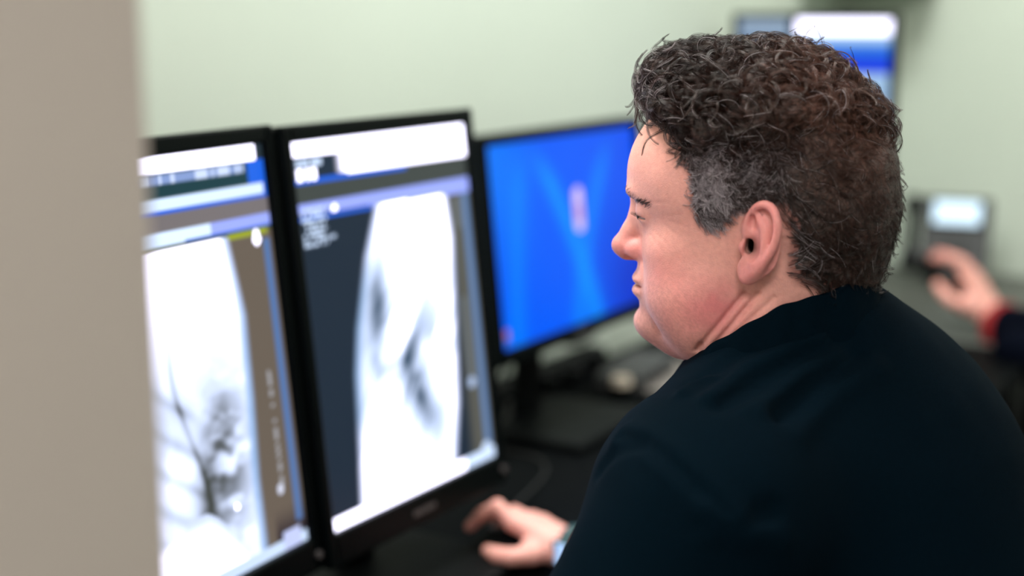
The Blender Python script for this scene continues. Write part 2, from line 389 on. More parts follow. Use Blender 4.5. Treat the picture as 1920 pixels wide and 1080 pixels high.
def paint_spine(u, v):
    c = np.tile(lin((98, 88, 78)), (len(u), 1))
    e2 = np.interp(v, [0, .2, .4, .6, .79], [.80, .80, .82, .83, .79])
    body = 1 - sst(e2 - .05, e2 + .01, u)
    tone = 1.0 - .5 * (1 - sst(.35, .75, v)) * fbm(u, v, 7, 7, 8)
    line = np.abs(u - (.52 + .05 * np.sin(v * 9))); tone -= .5 * np.exp(-(line / .012) ** 2) * soft(v, .2, .62, .08) * n2(u, v, 5, 14, 41)
    vert = G(np.stack([u, v], 1), (.68, .27), (.10, .18)); tone -= vert * np.clip((fbm(u, v, 11, 22, 12) - .34) * 2.4, 0, .62)
    fold = G(np.stack([u - .25 * (v - .2), v], 1), (.565, .17), (.055, .16)); tone -= .55 * fold
    for k in range(5): tone -= .22 * np.exp(-((v - .45 + .09 * k + .5 * (u - .45)) / .016) ** 2) * soft(u, .3, .55, .05)
    dome = .175 - 1.3 * np.clip(u - .55, 0, 1) ** 1.3; tone = np.where(v < dome, np.maximum(tone, .55 + .42 * sst(0, .05, dome - v)), tone)
    tone = np.clip(tone, 0, 1.05) ** 1.9
    mid = 4 * tone * (1 - tone) * .5
    lc = lin((62, 66, 62)) * (1 - tone[:, None]) + WHITE * tone[:, None]; lc = lc * (1 - mid[:, None]) + lin((150, 190, 228)) * mid[:, None]
    c = put(c, body, lc); c = put(c, body * (1 - body) * 2.4, lin((125, 175, 230)))
    low = sst(.84, .86, u) * (1 - sst(.02, .12, v)) * sst(0, .02, v); c = put(c, low * .9, lin((22, 16, 36)))  # dark corner with a purple reflection painted into the screen
    c = put(c, v > .795, lin((112, 106, 108)))
    c = put(c, (v > .80) & (v < .832), LAV); c = put(c, (v > .80) & (v < .832) & (u < .72), PALE * 1.15); c = put(c, (v > .80) & (v < .807) & (u > .6), BLUE)
    c = put(c, (v > .793) & (v < .80), lin((70, 80, 40))); c = put(c, (v > .782) & (v < .795) & (u > .79) & (u < .98), lin((150, 160, 40)))
    c = put(c, ((u - .925) ** 2 + ((v - .772) * 1.28) ** 2) < .016 ** 2, WHITE); c = put(c, ((u - .925) ** 2 + ((v - .787) * 1.28) ** 2) < .011 ** 2, WHITE)
    c = put(c, (v > .87) & (v < .965), lin((26, 58, 66))); c = put(c, (v > .87) & (v < .965) & (u > .92), BLUE)
    c = put(c, (v > .965) & (u < .965), WHITE); c = put(c, (v > .965) & (u >= .965), lin((40, 52, 60)))
    m = soft(u, .1, .9, .003) * soft(v, .938, .957, .0015); c = put(c, m, lin((128, 150, 200))); c = put(c, m * (n2(u, v, 70, 1, 9) > .5), lin((200, 215, 245)))
    c = put(c, (v > .878) & (v < .905) & (u < .985), PALE * 1.1); c = put(c, (v > .872) & (v < .88) & (u < .985), BLUE)
    c = put(c, soft(u, .955, .985, .006) * (v < .77) * (v > .06), lin((78, 112, 165)))
    c = put(c, textrow(v, u, .16, .46, .895, .915, 21, 120), lin((150, 150, 155)))
    c = put(c, ((u - .893) ** 2 + ((v - .155) * 1.28) ** 2) < .016 ** 2, lin((205, 210, 230)))
    c = put(c, ((u - .68) ** 2 + ((v - .16) * 1.28) ** 2) < .009 ** 2, WHITE * 1.6)
    c = put(c, v < .03, PALE * .9); c = put(c, (v < .045) & (u > .88) & (u < .97), lin((185, 195, 235)))
    return c
def paint_blue(u, v):
    base = lin((0, 92, 248)); c = np.tile(base, (len(u), 1))
    c = put(c, sst(.45, 1.1, u) * .75, lin((0, 72, 232))); c = put(c, sst(.75, .1, v) * sst(.5, 1, u) * .9, lin((0, 44, 190)))
    c = put(c, (1 - sst(0, .4, u)) * sst(.2, .9, v) * .7, lin((0, 128, 255)))
    for k, (a, b_, s, st) in enumerate([(.62, .35, .05, .9), (.50, .9, .05, .6), (.10, .55, .05, .5)]):
        x = a - b_ * (v - .0) ** 1.4 * (1 if k == 0 else -.35 if k == 1 else -.2); c = put(c, np.exp(-((u - x) / s) ** 2) * st * (1 - sst(.75, 1, v)), lin((0, 142, 255)))
    pil = np.abs(v - .60) - .075; dd = np.sqrt(((u - .555)) ** 2 + (np.maximum(pil, 0) * .63) ** 2) < .03
    c = put(c, dd, lin((228, 205, 245))); c = put(c, (np.abs(u - .555) < .018) & (np.abs(v - .585) < .045), lin((205, 150, 205)))
    c = put(c, (np.abs(u - .03) < .018) & (np.abs(v - .06) < .035), lin((70, 120, 220))); c = put(c, (np.abs(u - .035) < .01) & (np.abs(v - .075) < .02), lin((190, 90, 130)))
    return c
def paint_far(u, v):
    c = np.tile(lin((165, 200, 235)), (len(u), 1))
    c = put(c, v > .70, lin((40, 120, 225))); c = put(c, (v > .70) & (v < .80) & (u > .35), lin((25, 70, 230)))
    c = put(c, sst(.84, .9, v), lin((190, 225, 255))); c = put(c, (v > .92), WHITE)
    c = put(c, soft(u, .3, .75, .05) * (v < .68), lin((215, 235, 255)))
    return c
def paint_far_dim(u, v):
    c = np.tile(lin((120, 145, 175)), (len(u), 1)); c = put(c, sst(.9, .96, v) * .7, lin((165, 185, 205))); c = put(c, v < .75, lin((80, 100, 130)))
    return c
SM = {k: screen_mat('lit_screen_' + k, s) for k, s in dict(xray=1.25, blue=1.05, far=1.0, small=1.6).items()}

def monitor(label, group, base, yaw, tilt, sw, sh, zb, paint, sm, bez=(.0135, .0135, .018, .036), res=(180, 230), depth=.045, buttons=True, bs=(.25, .20)):
    """base = floor point (x, y) under the screen's centre; screen faces local -y"""
    r = empty('computer_monitor', (base[0], base[1], DESKZ), yaw, label, 'monitor', group)
    l, rr, t, b = bez; z0 = zb - DESKZ
    Rt = xf((0, 0, z0), (-tilt, 0, 0))     # leans back: top moves to +y
    W = sw + l + rr; H = sh + t + b
    bm = bmesh.new(); cx = (rr - l) / 2; cz = (sh + t - b) / 2
    add_box(bm, (cx, depth / 2 + .004, cz), (W, depth, H), .006, seg=3)
    add_box(bm, (cx, depth + .018, cz), (W * .8, .03, H * .75), .012, seg=3)
    bmesh.ops.transform(bm, matrix=Rt, verts=bm.verts); obj('housing', bm, M['plastic'], r)
    bm = bmesh.new()
    add_box(bm, (-sw / 2 - l / 2, .0, cz), (l, .012, H), .003); add_box(bm, (sw / 2 + rr / 2, .0, cz), (rr, .012, H), .003)
    add_box(bm, (0, .0, sh + t / 2), (sw + .002, .012, t), .003); add_box(bm, (0, .0, -b / 2), (sw + .002, .012, b), .003)
    bmesh.ops.transform(bm, matrix=Rt, verts=bm.verts); obj('bezel', bm, M['bezel'], r)
    me = sgrid(sw, sh, *res, paint); me.transform(Rt @ Matrix.Translation((0, .0015, 0))); s = link('screen', me, sm, r); s['label'] = 'lit screen'
    bm = bmesh.new()
    for k, (x, w_) in enumerate([(-.022, .006), (-.014, .008), (-.004, .007), (.005, .008), (.014, .006)]): add_box(bm, (x, -.0062, -b * .55), (w_, .001, .006))
    bmesh.ops.transform(bm, matrix=Rt, verts=bm.verts); obj('maker_mark', bm, M['mark'], r)
    if buttons:
        bm = bmesh.new(); add_cyl(bm, (sw / 2 + rr * .35, -.009, -b * .5), (sw / 2 + rr * .35, -.003, -b * .5), .0045, seg=14)
        bmesh.ops.transform(bm, matrix=Rt, verts=bm.verts); obj('power_button', bm, M['mark'], r)
    bm = bmesh.new(); yb = depth + .055
    add_box(bm, (0, yb, (z0 + sh * .5) / 2 + .006), (.06, .022, z0 + sh * .5), .005); add_box(bm, (0, yb - .02, z0 + sh * .42), (.09, .05, .09), .006)
    obj('stand_post', bm, M['plastic'], r)
    obj('stand_base', box((0, .03 if bs[0] > .2 else depth + .05, .009), (*bs, .014), .005), M['plastic'], r)
    return r
def place(bl, yaw, sw):
    a = np.array([math.sin(yaw), math.cos(yaw), 0]); c = np.array([bl[0], bl[1], 0]) + a * sw / 2
    return c[:2], math.atan2(a[1], a[0])
for lab, bl, yaw, tilt, sw, sh, zb, pt, sm in [
    ('upright black monitor at left showing a spine x-ray, cut by the taupe wall', (-.365, 1.130), R(28), R(6.2), .324, .415, .862, paint_spine, 'xray'),
    ('upright black monitor in the middle showing a side view chest x-ray', (-.191, 1.436), R(31.8), R(6.3), .324, .415, .860, paint_lateral, 'xray')]:
    c, rz = place(bl, yaw, sw)
    monitor(lab, 'upright x-ray monitors', c, rz, tilt, sw, sh, zb, pt, SM[sm])
c, rz = place((-.013, 2.028), R(31.5), .474)
monitor('wide black monitor showing a plain blue desktop, left of the man\'s face', 'desk monitors', c, rz, R(5.9), .474, .30, .918, paint_blue, SM['blue'], bez=(.017, .017, .016, .022), res=(170, 110))
# two more upright screens far behind the head
for lab, px, D, pt, wpx in [('dim upright screen far behind the man\'s curls, left of the pair', 1384, 3.06, paint_far_dim, .3), ('bright upright blue and white screen far behind the man\'s head', 1491, 2.85, paint_far, .3)]:
    q = P(px, 38, D); yaw = R(112); zt = 1.396; sh = .36; sw = .188
    c, rz = place((q[0], q[1]), yaw, sw)
    monitor(lab, 'far upright monitors', c, rz, R(2), sw, sh, zt - sh, pt, SM['far'], bez=(.014, .014, .012, .03), res=(60, 90), depth=.03, bs=(.15, .11))


# ------------------------------------------------------------------ the man at the monitors
PSI = R(14)
HO = np.array([.1887, 1.1124, 1.2361])                              # midline point level with the ear canals
HF = np.array([-math.cos(PSI), math.sin(PSI), 0]); HL = np.array([-math.sin(PSI), -math.cos(PSI), 0])
HR = np.stack([HF, HL, [0, 0, 1]], 1)                               # head local (forward, left, up) -> world
def h2w(V): return V @ HR.T + HO
def w2h(V): return (V - HO) @ HR
MANLOC = np.array([.30, 1.02, 0.0])
man = empty('person', MANLOC, 0, 'man in a black polo shirt with curly greying hair, seated in profile at x-ray screens', 'person')
def mlink(name, V, Q, m, col=None, parent=man):
    me = qmesh(V - MANLOC, Q, name, col); return link(name, me, m, parent)

EB = np.array([.0735, .0315, .0165])      # eyeball centre (left)
def mir(p): return np.stack([p[:, 0], np.abs(p[:, 1]), p[:, 2]], 1)
EARX = np.array([-math.cos(R(20)), math.sin(R(20)), 0]); EARN = np.array([math.sin(R(20)), math.cos(R(20)), 0])
EARO = np.array([-.004, .0735, .000])
def ep(b, z, o=0): return EARO + EARX * (b - z * -.10) + np.array([0, 0, z]) + EARN * o
def f_ear(q, d):
    hel = [ep(.004, .001, .001), ep(-.001, .008, .003), ep(.000, .018, .005), ep(.006, .0275, .007), ep(.014, .030, .0085), ep(.0215, .026, .010), ep(.0262, .016, .0115), ep(.0262, .005, .0115), ep(.0225, -.006, .0105), ep(.016, -.0155, .008), ep(.010, -.022, .006)]
    hel = catmull(hel, 3); rad = np.interp(np.linspace(0, 10, len(hel)), range(11), [.0014, .0016, .0018, .0019, .0020, .0021, .0021, .0021, .0022, .0024, .0028])
    Rm = np.stack([EARX, EARN, [0, 0, 1]], 1)
    plate = ell(q, ep(.012, .003, .003), (.0150, .0036, .0275), Rm)
    f = smin(plate, chain(q, hel, rad, .0035), .0030)
    f = smin(f, ell(q, ep(.0045, -.0205, .003), (.0092, .0042, .0105), Rm), .006)
    f = smin(f, cap(q, ep(.016, -.014, .005), ep(.004, -.026, .004), .0036), .005)
    ah = catmull([ep(.006, .0200, .005), ep(.0115, .0165, .0062), ep(.0158, .010, .0075), ep(.0162, .001, .0078), ep(.0130, -.0085, .0072), ep(.0085, -.0135, .007)], 3)
    f = smin(f, chain(q, ah, np.interp(np.linspace(0, 5, len(ah)), range(6), [.0014, .0022, .0026, .0028, .0028, .0026]), .003), .004)
    f = smin(f, cap(q, ep(-.002, .012, .002), ep(.007, .004, .001), .0022), .003)
    f = smax(f, -ell(q, ep(.0066, -.0030, .0105), (.0068, .0075, .0095), Rm), .004)      # concha
    f = smax(f, -ell(q, ep(.0045, .0150, .0080), (.0030, .0050, .0065), Rm), .0025)
    d = smin(d, f, .004)
    d = smin(d, ell(q, ep(-.0015, -.0035, .004), (.0036, .0042, .0048), Rm), .003)        # tragus
    d = smax(d, -smin(cap(q, ep(.0028, .0005, .008), ep(.0005, .0005, -.030), .0030, .0034), cap(q, ep(.0026, -.0055, .008), ep(.0002, -.0045, -.030), .0028, .0032), .005), .0015)  # canal
    return d
def f_head(p, ears=True, fine=True):
    q = mir(p)
    d = ell(q, (-.0085, 0, .033), (.0985, .0765, .0930))
    d = smin(d, ell(q, (.036, 0, .043), (.0605, .064, .056)), .02)
    d = smin(d, ell(q, (-.040, 0, .005), (.063, .066, .062)), .02)
    d = smin(d, ell(q, (.028, 0, -.028), (.056, .064, .058)), .02)
    d = smin(d, ell(q, (.030, .028, -.058), (.042, .040, .036)), .02)
    d = smin(d, ell(q, (.052, 0, -.048), (.0385, .034, .044)), .012)
    d = smin(d, ell(q, (.053, .034, -.016), (.025, .026, .025)), .012)
    d = smin(d, ell(q, (.040, .038, -.046), (.034, .027, .032)), .012)
    d = smin(d, ell(q, (.0715, 0, -.0785), (.0205, .023, .0165)), .010)
    d = smin(d, cap(q, (.048, 0, -.083), (-.01, 0, -.090), .0265, .034), .016)
    d = smin(d, cap(q, (.030, .030, -.080), (-.01, .035, -.080), .022, .028), .02)
    # neck
    d = smin(d, cap(p, (-.030, 0, -.030), (-.052, 0, -.17), .059, .068), .022)
    d = smin(d, cap(q, (-.030, .050, -.022), (-.01, .035, -.14), .017, .02), .014)
    if not fine: return d
    # brow, sockets, lids
    d = smin(d, ell(q, (.0745, .020, .0285), (.0215, .021, .0085)), .008)
    d = smax(d, -ell(q, (.1010, .034, .0140), (.0180, .0165, .0105)), .010)
    d = smax(d, -ell(q, (.0960, .014, .0150), (.0060, .005, .012)), .008)
    r = np.sqrt(((q - EB) ** 2).sum(1))
    lid = r - .0136
    dv = q[:, 2] - EB[2]; front = q[:, 0] - EB[0]
    lid = np.minimum(lid + .0, 1)
    d = smin(d, lid, .004)
    open_ = np.maximum(np.abs(dv + .0052 + .10 * np.abs(q[:, 1] - EB[1]) ** 1) - .0009, -(front - .004))
    d = np.where((r < .020) & (front > 0), np.maximum(d, -np.maximum(open_, r - .0160)), d)
    # wrinkles at the outer corner and under the eye
    d += .0006 * G(q, (.064, .044, -.004), (.02, .008, .0016)) * 0 
    for (a, b) in (((.0655, .0455, .014), (.049, .057, .021)), ((.0655, .0455, .012), (.046, .058, .010)), ((.064, .046, .008), (.050, .056, .001)), ((.080, .026, .000), (.066, .044, -.004)), ((.0835, .022, -.006), (.070, .040, -.013))):
        dd = cap(q, a, b, 0); d = d + .0011 * np.exp(-(dd / .0013) ** 2)
    # nose
    d = smin(d, chain(q, [(.0845, 0, .0190), (.0890, 0, .0060), (.0945, 0, -.0060), (.0990, 0, -.0165)], [.0065, .0075, .0078, .0095], .006), .009)
    d = smin(d, ell(q, (.0988, 0, -.0178), (.0118, .0094, .0088)), .006)
    d = smin(d, ell(q, (.0865, .0108, -.0195), (.0110, .0064, .0078)), .005)
    d = smin(d, cap(q, (.0860, 0, -.0240), (.0985, 0, -.0245), .0042), .005)
    d = smax(d, -ell(q, (.0930, .0080, -.0268), (.0052, .0042, .0030)), .002)
    d = d + .0012 * np.exp(-(cap(q, (.080, .0185, -.012), (.079, .018, -.026), 0) / .002) ** 2)
    # nasolabial fold
    d = d + .0022 * np.exp(-(cap(q, (.0800, .021, -.027), (.070, .033, -.056), 0) / .0035) ** 2)
    d = d + .0009 * np.exp(-(cap(q, (.071, .032, -.058), (.066, .029, -.082), 0) / .004) ** 2)
    # mouth
    d = smin(d, ell(q, (.0835, 0, -.0425), (.0098, .022, .0052)), .004)
    d = smin(d, ell(q, (.0830, 0, -.0530), (.0105, .020, .0058)), .004)
    d = smax(d, -ell(q, (.0900, 0, -.0477), (.0120, .0275, .0010)), .0022)
    d = smax(d, -ell(q, (.0990, 0, -.0645), (.0105, .022, .0045)), .008)
    # neck creases below the ear and the jowl edge
    flat = q * [1, 0, 1]; sw = sst(.018, .034, q[:, 1])
    for (a, b, s, m_) in (((.031, 0, -.084), (.029, 0, -.115), .0030, .0018), ((-.001, 0, -.041), (.034, 0, -.088), .0022, .0022), ((-.012, 0, -.040), (.020, 0, -.082), .0020, .0019), ((-.024, 0, -.042), (.006, 0, -.074), .0020, .0014),
                          ((.045, 0, -.035), (.040, 0, -.062), .010, .0012)):
        d = d + m_ * sw * np.exp(-(cap(flat, a, b, 0) / s) ** 2)
    for (a, b) in (((.061, 0, .0125), (.044, 0, .0085)), ((.061, 0, .0145), (.046, 0, .0180)), ((.062, 0, .0095), (.050, 0, .0010)), ((.070, 0, .0020), (.058, 0, -.0060)), ((.073, 0, -.0010), (.062, 0, -.0120)), ((.083, 0, .0240), (.058, 0, .0260))):
        d = d + .00028 * sw * np.exp(-(cap(flat, a, b, 0) / .0010) ** 2)
    d = d - .0020 * G(q, (.018, .066, -.030), (.016, .02, .018))
    if ears: 
        near = np.abs(q - EARO).max(1) < .055
        if near.any():
            dn = d[near]; d = d.copy(); d[near] = f_ear(q[near], dn)
    return d

# hairline seen from the side (forward, up)
HLINE = np.array([(.0800, .0900), (.066, .0835), (.052, .0775), (.043, .062), (.0415, .048), (.040, .036), (.038, .022), (.0375, .018), (.031, .0115), (.022, .0095), (.015, .014), (.009, .022), (.000, .031), (-.012, .0355), (-.024, .031), (-.0315, .018), (-.033, .004), (-.031, -.010), (-.032, -.022), (-.040, -.031), (-.06, -.040), (-.085, -.047), (-.13, -.050), (-.16, .0), (-.15, .18), (.09, .18)])
def in_poly(x, y, poly):
    r = np.zeros(len(x), bool); j = len(poly) - 1
    for i in range(len(poly)):
        xi, yi = poly[i]; xj, yj = poly[j]
        c = ((yi > y) != (yj > y)) & (x < (xj - xi) * (y - yi) / (yj - yi + 1e-12) + xi); r ^= c; j = i
    return r
def poly_dist(x, y, poly):
    d = np.full(len(x), 9.)
    for i in range(len(poly)):
        a = np.array(poly[i]); b = np.array(poly[(i + 1) % len(poly)]); e = b - a
        t = np.clip(((x - a[0]) * e[0] + (y - a[1]) * e[1]) / (e @ e), 0, 1)
        d = np.minimum(d, np.hypot(x - a[0] - t * e[0], y - a[1] - t * e[1]))
    return np.where(in_poly(x, y, poly), d, -d)
def hmask(p): return poly_dist(p[:, 0], p[:, 2], HLINE)
def topness(p):      # 1 on the long curly top, 0 on the short sides and back
    u, v = p[:, 0], p[:, 2]
    line = np.interp(u, [-.12, -.10, -.06, 0, .04, .10], [.085, .080, .088, .080, .070, .080])
    return sst(-.010, .016, v - line)
def grey_highlight(p):
    u, v = p[:, 0], p[:, 2]
    g = sst(-.012, .03, u) * (1 - sst(.030, .070, v)) + .55 * sst(.05, .095, u) * sst(.08, .1, v) + .30 * sst(-.05, .0, u) * (1 - sst(.06, .085, v))  # temple and side hair really grey; front fringe term paints in highlights
    g += .10 * (1 - sst(.0, .03, v)) * sst(-.06, -.03, u)
    g = g * (.25 + 1.1 * sst(.35, .72, vnoise(p * np.array([1, 1, .6]), 150, 61)))
    return np.clip(g, 0, 1)

def skin_col(p):
    q = mir(p); n = len(p)
    c = np.tile([.73, .345, .300], (n, 1))
    red = 1.1 * G(q, (.02, .06, -.052), (.022, .03, .020)) + .55 * G(q, (.055, .045, -.030), (.022, .03, .022)) + .9 * G(q, (.098, 0, -.018), (.014, .016, .012)) + .5 * G(q, (.085, .014, -.02), (.01, .01, .01))
    red += .30 * G(q, (.05, .05, -.065), (.03, .03, .015)) + .55 * sst(.074, .080, q[:, 1]) * (np.abs(q[:, 0] + .012) < .03) * (np.abs(q[:, 2]) < .036)
    red = np.clip(red * (.75 + .5 * vnoise(p, 140, 3)), 0, 1)[:, None]
    c = c * (1 - red * .85) + np.array([.68, .19, .205]) * red * .85
    lips = np.clip(G(q, (.090, 0, -.0425), (.008, .020, .0036)) + G(q, (.090, 0, -.0530), (.008, .019, .0042)), 0, 1)[:, None] * .8
    c = c * (1 - lips) + np.array([.46, .19, .17]) * lips
    fore = sst(.05, .085, q[:, 2])[:, None] * .35
    c = c * (1 - fore) + np.array([.76, .39, .28]) * fore
    st = (sst(-.02, -.05, q[:, 2]) * sst(.01, .04, q[:, 0]))[:, None] * .10 * (vnoise(p, 900, 5)[:, None] > .5)
    c = c * (1 - st)
    canal_shade = G(q, ep(.0022, -.0030, -.008), (.0052, .0120, .0075))[:, None]; c = c * (1 - .97 * np.clip(canal_shade * 2.2, 0, 1))  # shade inside the ear canal painted into the skin colour
    # scalp under the hair
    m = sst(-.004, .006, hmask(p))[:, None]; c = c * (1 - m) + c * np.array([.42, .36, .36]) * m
    return np.clip(c * (.93 + .14 * vnoise(p, 60, 9))[:, None], 0, 1)

hV, hQ = nets(lambda p: f_head(p), (-.135, -.108, -.17), (.130, .108, .14), .00145)
head_col = skin_col(hV)

# --- eyeballs, eyebrow and lashes
def uvball(r, seg=24):
    bm = bmesh.new(); bmesh.ops.create_uvsphere(bm, u_segments=seg, v_segments=seg // 2, radius=r); return bm

# --- hands: local frame of a right hand, forward x, thumb side +y, up z
def f_hand(p):
    d = chain(p, [(-.26, -.01, .050), (-.10, 0, .040), (-.03, 0, .033), (0, 0, .031)], [.042, .031, .0225, .0215], .01)
    def sq(a, b, r1, r2): return cap(p, a, b, r1, r2)
    for a, b in (((0, .010, .032), (.080, .027, .057)), ((0, .002, .032), (.088, .006, .052)), ((0, -.006, .030), (.083, -.014, .047)), ((0, -.012, .028), (.074, -.032, .040))):
        d = smin(d, sq(a, b, .0165, .0122), .012)
    d = smin(d, sq((.005, .012, .026), (.042, .038, .030), .017, .0145), .014)
    F = None
    for pts, rad in (([(.080, .027, .058), (.104, .031, .075), (.130, .032, .059), (.152, .031, .036)], [.0118, .0100, .0090, .0078]),
                     ([(.088, .006, .052), (.123, .007, .058), (.146, .006, .046), (.162, .004, .035)], [.0118, .0102, .0090, .0080]),
                     ([(.083, -.014, .047), (.115, -.021, .050), (.136, -.023, .036), (.146, -.023, .021)], [.0112, .0095, .0085, .0076]),
                     ([(.074, -.032, .040), (.098, -.043, .040), (.114, -.046, .028), (.121, -.046, .015)], [.0102, .0085, .0075, .0066]),
                     ([(.034, .042, .026), (.056, .062, .024), (.079, .064, .022), (.101, .054, .019)], [.0135, .0118, .0112, .0090])):
        g = chain(p, pts, rad, .003); F = g if F is None else smin(F, g, .0015)
    return smin(d, F, .006)
haV, haQ = nets(f_hand, (-.30, -.075, -.02), (.18, .075, .11), .0026, newton=2)
def hand_col(p):
    c = np.tile([.73, .355, .300], (len(p), 1)); t = sst(.11, .15, p[:, 0])[:, None] * .5
    c = c * (1 - t) + np.array([.56, .22, .2]) * t; return c * (.93 + .14 * vnoise(p, 60, 4))[:, None]
haC = hand_col(haV)
def frame(origin, yaw, pitch=0, flip=1):
    """forward direction pi-yaw style: forward = (-cos yaw, sin yaw)"""
    f = np.array([-math.cos(yaw) * math.cos(pitch), math.sin(yaw) * math.cos(pitch), math.sin(pitch)])
    l = np.array([-math.sin(yaw), -math.cos(yaw), 0]); u = np.cross(f, l) 
    return np.stack([f, l * flip, u], 1), np.array(origin, float)
def tofr(V, fr): return V @ fr[0].T + fr[1]
RHS = .9
def solve_hand(px, py, tip, yaw, z0, s):
    fr = frame((0, 0, z0), yaw); fr = (fr[0] * s, fr[1]); off = tofr(np.array([tip]), fr)[0]
    d = P(px, py, 1) - C0; hit = C0 + d * ((off[2] - CAMZ) / d[2]); fr[1][:2] = (hit - off)[:2]; return fr
RH = solve_hand(882, 987, (.152, .031, .036), R(38), DESKZ + .003, RHS)
LH = frame((-.235, .995, DESKZ + .020), R(30), 0, -1)

# --- torso under the clothes, arms
TY = R(30)
TF = np.array([-math.cos(TY), math.sin(TY), 0]); TL = np.array([-math.sin(TY), -math.cos(TY), 0])
TRM = np.stack([TF, TL, [0, 0, 1]], 1) @ rotm('Y', R(12))
LSH = P(1312, 988, .985); LEL = np.array([-.005, .86, .835]); LWR = tofr(np.array([[-.09, 0, .04]]), LH)[0]
RSH = P(1650, 885, 1.32); REL = tofr(np.array([[-.29, 0, .10]]), RH)[0]; RWR = tofr(np.array([[-.20, 0, .045]]), RH)[0]
NB = P(1530, 700, 1.14)
HIP = np.array([.36, 1.02, .56])
def f_torso(p, grow=0.0):
    d = ell(p, P(1560, 1090, 1.17), (.165 + grow, .235 + grow, .235 + grow), TRM)
    d = smin(d, ell(p, HIP + [0, 0, .16], (.17 + grow, .205 + grow, .27 + grow), TRM), .10)
    return d
# --- shirt
SEAM = [(1163, 815), (1200, 826), (1250, 858), (1300, 905), (1350, 957), (1392, 992)]
NK0 = h2w(np.array([[-.052, 0, -.105]]))[0]; NK1 = h2w(np.array([[-.080, 0, -.160]]))[0]
def f_shirt0(p):
    d = ell(p, P(1560, 1045, 1.185), (.172, .212, .212), TRM)
    d = smin(d, ell(p, P(1615, 940, 1.16), (.100, .130, .142), TRM), .06)
    d = smin(d, ell(p, HIP + [0, 0, .10], (.19, .215, .34), TRM), .08)
    d = smin(d, cap(p, P(1520, 720, 1.13), P(1345, 930, 1.03), .064, .083), .05)
    d = smin(d, cap(p, P(1540, 720, 1.16), P(1640, 890, 1.29), .064, .070), .06)
    d = smin(d, cap(p, P(1420, 830, 1.12), P(1290, 910, 1.05), .036, .056), .04)
    d = smin(d, cap(p, NK0, NK1, .066, .088), .03)
    sl = cap(p, LSH, LEL, .079, .066)
    sl = smin(sl, cap(p, LEL, LWR, .060, .038), .02)
    d = smin(d, sl, .035)
    sr = smin(cap(p, RSH, REL, .070, .058), cap(p, REL, RWR, .054, .036), .02)
    d = smin(d, sr, .04)
    return d
def march(px, py, f):
    o = C0; d = (P(px, py, 1) - C0); d = d / np.linalg.norm(d); t = .6
    for _ in range(80):
        v = f((o + d * t)[None])[0]; t += v * .8
        if abs(v) < 3e-4: break
    return o + d * t
FOLDS = [([(1300, 712), (1380, 660), (1470, 622), (1560, 600)], .0085, .0035), ([(1330, 745), (1400, 690), (1480, 655), (1545, 632)], .008, -.0035),
         ([(1350, 760), (1430, 712), (1500, 668), (1590, 625)], .0075, .0035), ([(1420, 770), (1500, 705), (1570, 665)], .010, -.003),
         ([(1460, 780), (1530, 720), (1600, 660)], .010, .0035), ([(1490, 815), (1560, 740), (1640, 690)], .012, -.002),
         ([(1320, 960), (1400, 1000), (1470, 1010)], .010, -.002), ([(1360, 990), (1410, 975), (1450, 955)], .008, .003),
         ([(1118, 878), (1150, 842), (1200, 832)], .007, .004), ([(1280, 735), (1300, 718), (1330, 705)], .006, -.003), ([(1330, 1010), (1370, 985), (1390, 975)], .007, -.0035)]
FP = [([march(a, b, f_shirt0) for a, b in pts], s, m_) for pts, s, m_ in FOLDS]
SP = [march(a, b, f_shirt0) for a, b in SEAM]
def f_shirt(p):
    d = f_shirt0(p)
    n = np.abs(d) < .03
    if n.any():
        q = p[n]; e = np.zeros(len(q))
        for pts, s, m_ in FP:
            dd = np.min([cap(q, pts[i], pts[i + 1], 0) for i in range(len(pts) - 1)], 0)
            e += 2.1 * m_ * np.exp(-(dd / (s * .85)) ** 2)
        dd = np.min([cap(q, SP[i], SP[i + 1], 0) for i in range(len(SP) - 1)], 0)
        e += .0042 * np.exp(-(dd / .0028) ** 2) - .0022 * np.exp(-((dd - .009) / .006) ** 2)
        e += .004 * (vnoise(q, 14, 2) - .5) + .0018 * (vnoise(q * np.array([1, 1, .6]), 34, 6) - .5)
        d[n] += e
    # hollow at the neck so the collar and neck come out of it
    h = w2h(p)
    return smax(d, -cap(h, (-.034, 0, -.06), (-.030, 0, -.02), .064, .066), .012)
sV, sQ = nets(f_shirt, (-.25, .62, .42), (.66, 1.78, 1.26), .0048)
shirt = mlink('polo_shirt', sV, sQ, M['shirt'])

# collar: a folded band round the neck
ring = [(0, .047, .0, -.126), (30, .043, .042, -.112), (55, .032, .064, -.092), (80, .003, .0765, -.0655), (105, -.028, .078, -.0480), (130, -.055, .069, -.0385), (155, -.083, .043, -.0330), (180, -.0995, .0, -.0315)]
full = ring + [(360 - a, u, -w_, v) for a, u, w_, v in ring[-2:0:-1]]
A = np.array([f[0] for f in full] + [360.]); Pts = np.array([f[1:] for f in full] + [full[0][1:]])
NS = 120; ang = np.linspace(0, 360, NS, endpoint=False)
def per(k):
    xx = np.concatenate([A[:-1] - 360, A[:-1], A[:-1] + 360]); yy = np.tile(Pts[:-1, k], 3)
    y = np.interp(ang, xx, yy); ker = np.array([1, 2, 3, 2, 1]) / 9.
    for _ in range(2): y = np.convolve(np.concatenate([y[-2:], y, y[:2]]), ker, 'valid')
    return y
top = np.stack([per(0), per(1), per(2)], 1); cen = np.array([-.028, 0, 0])
outd = top - cen; outd[:, 2] = 0; outd /= np.linalg.norm(outd, axis=1)[:, None]
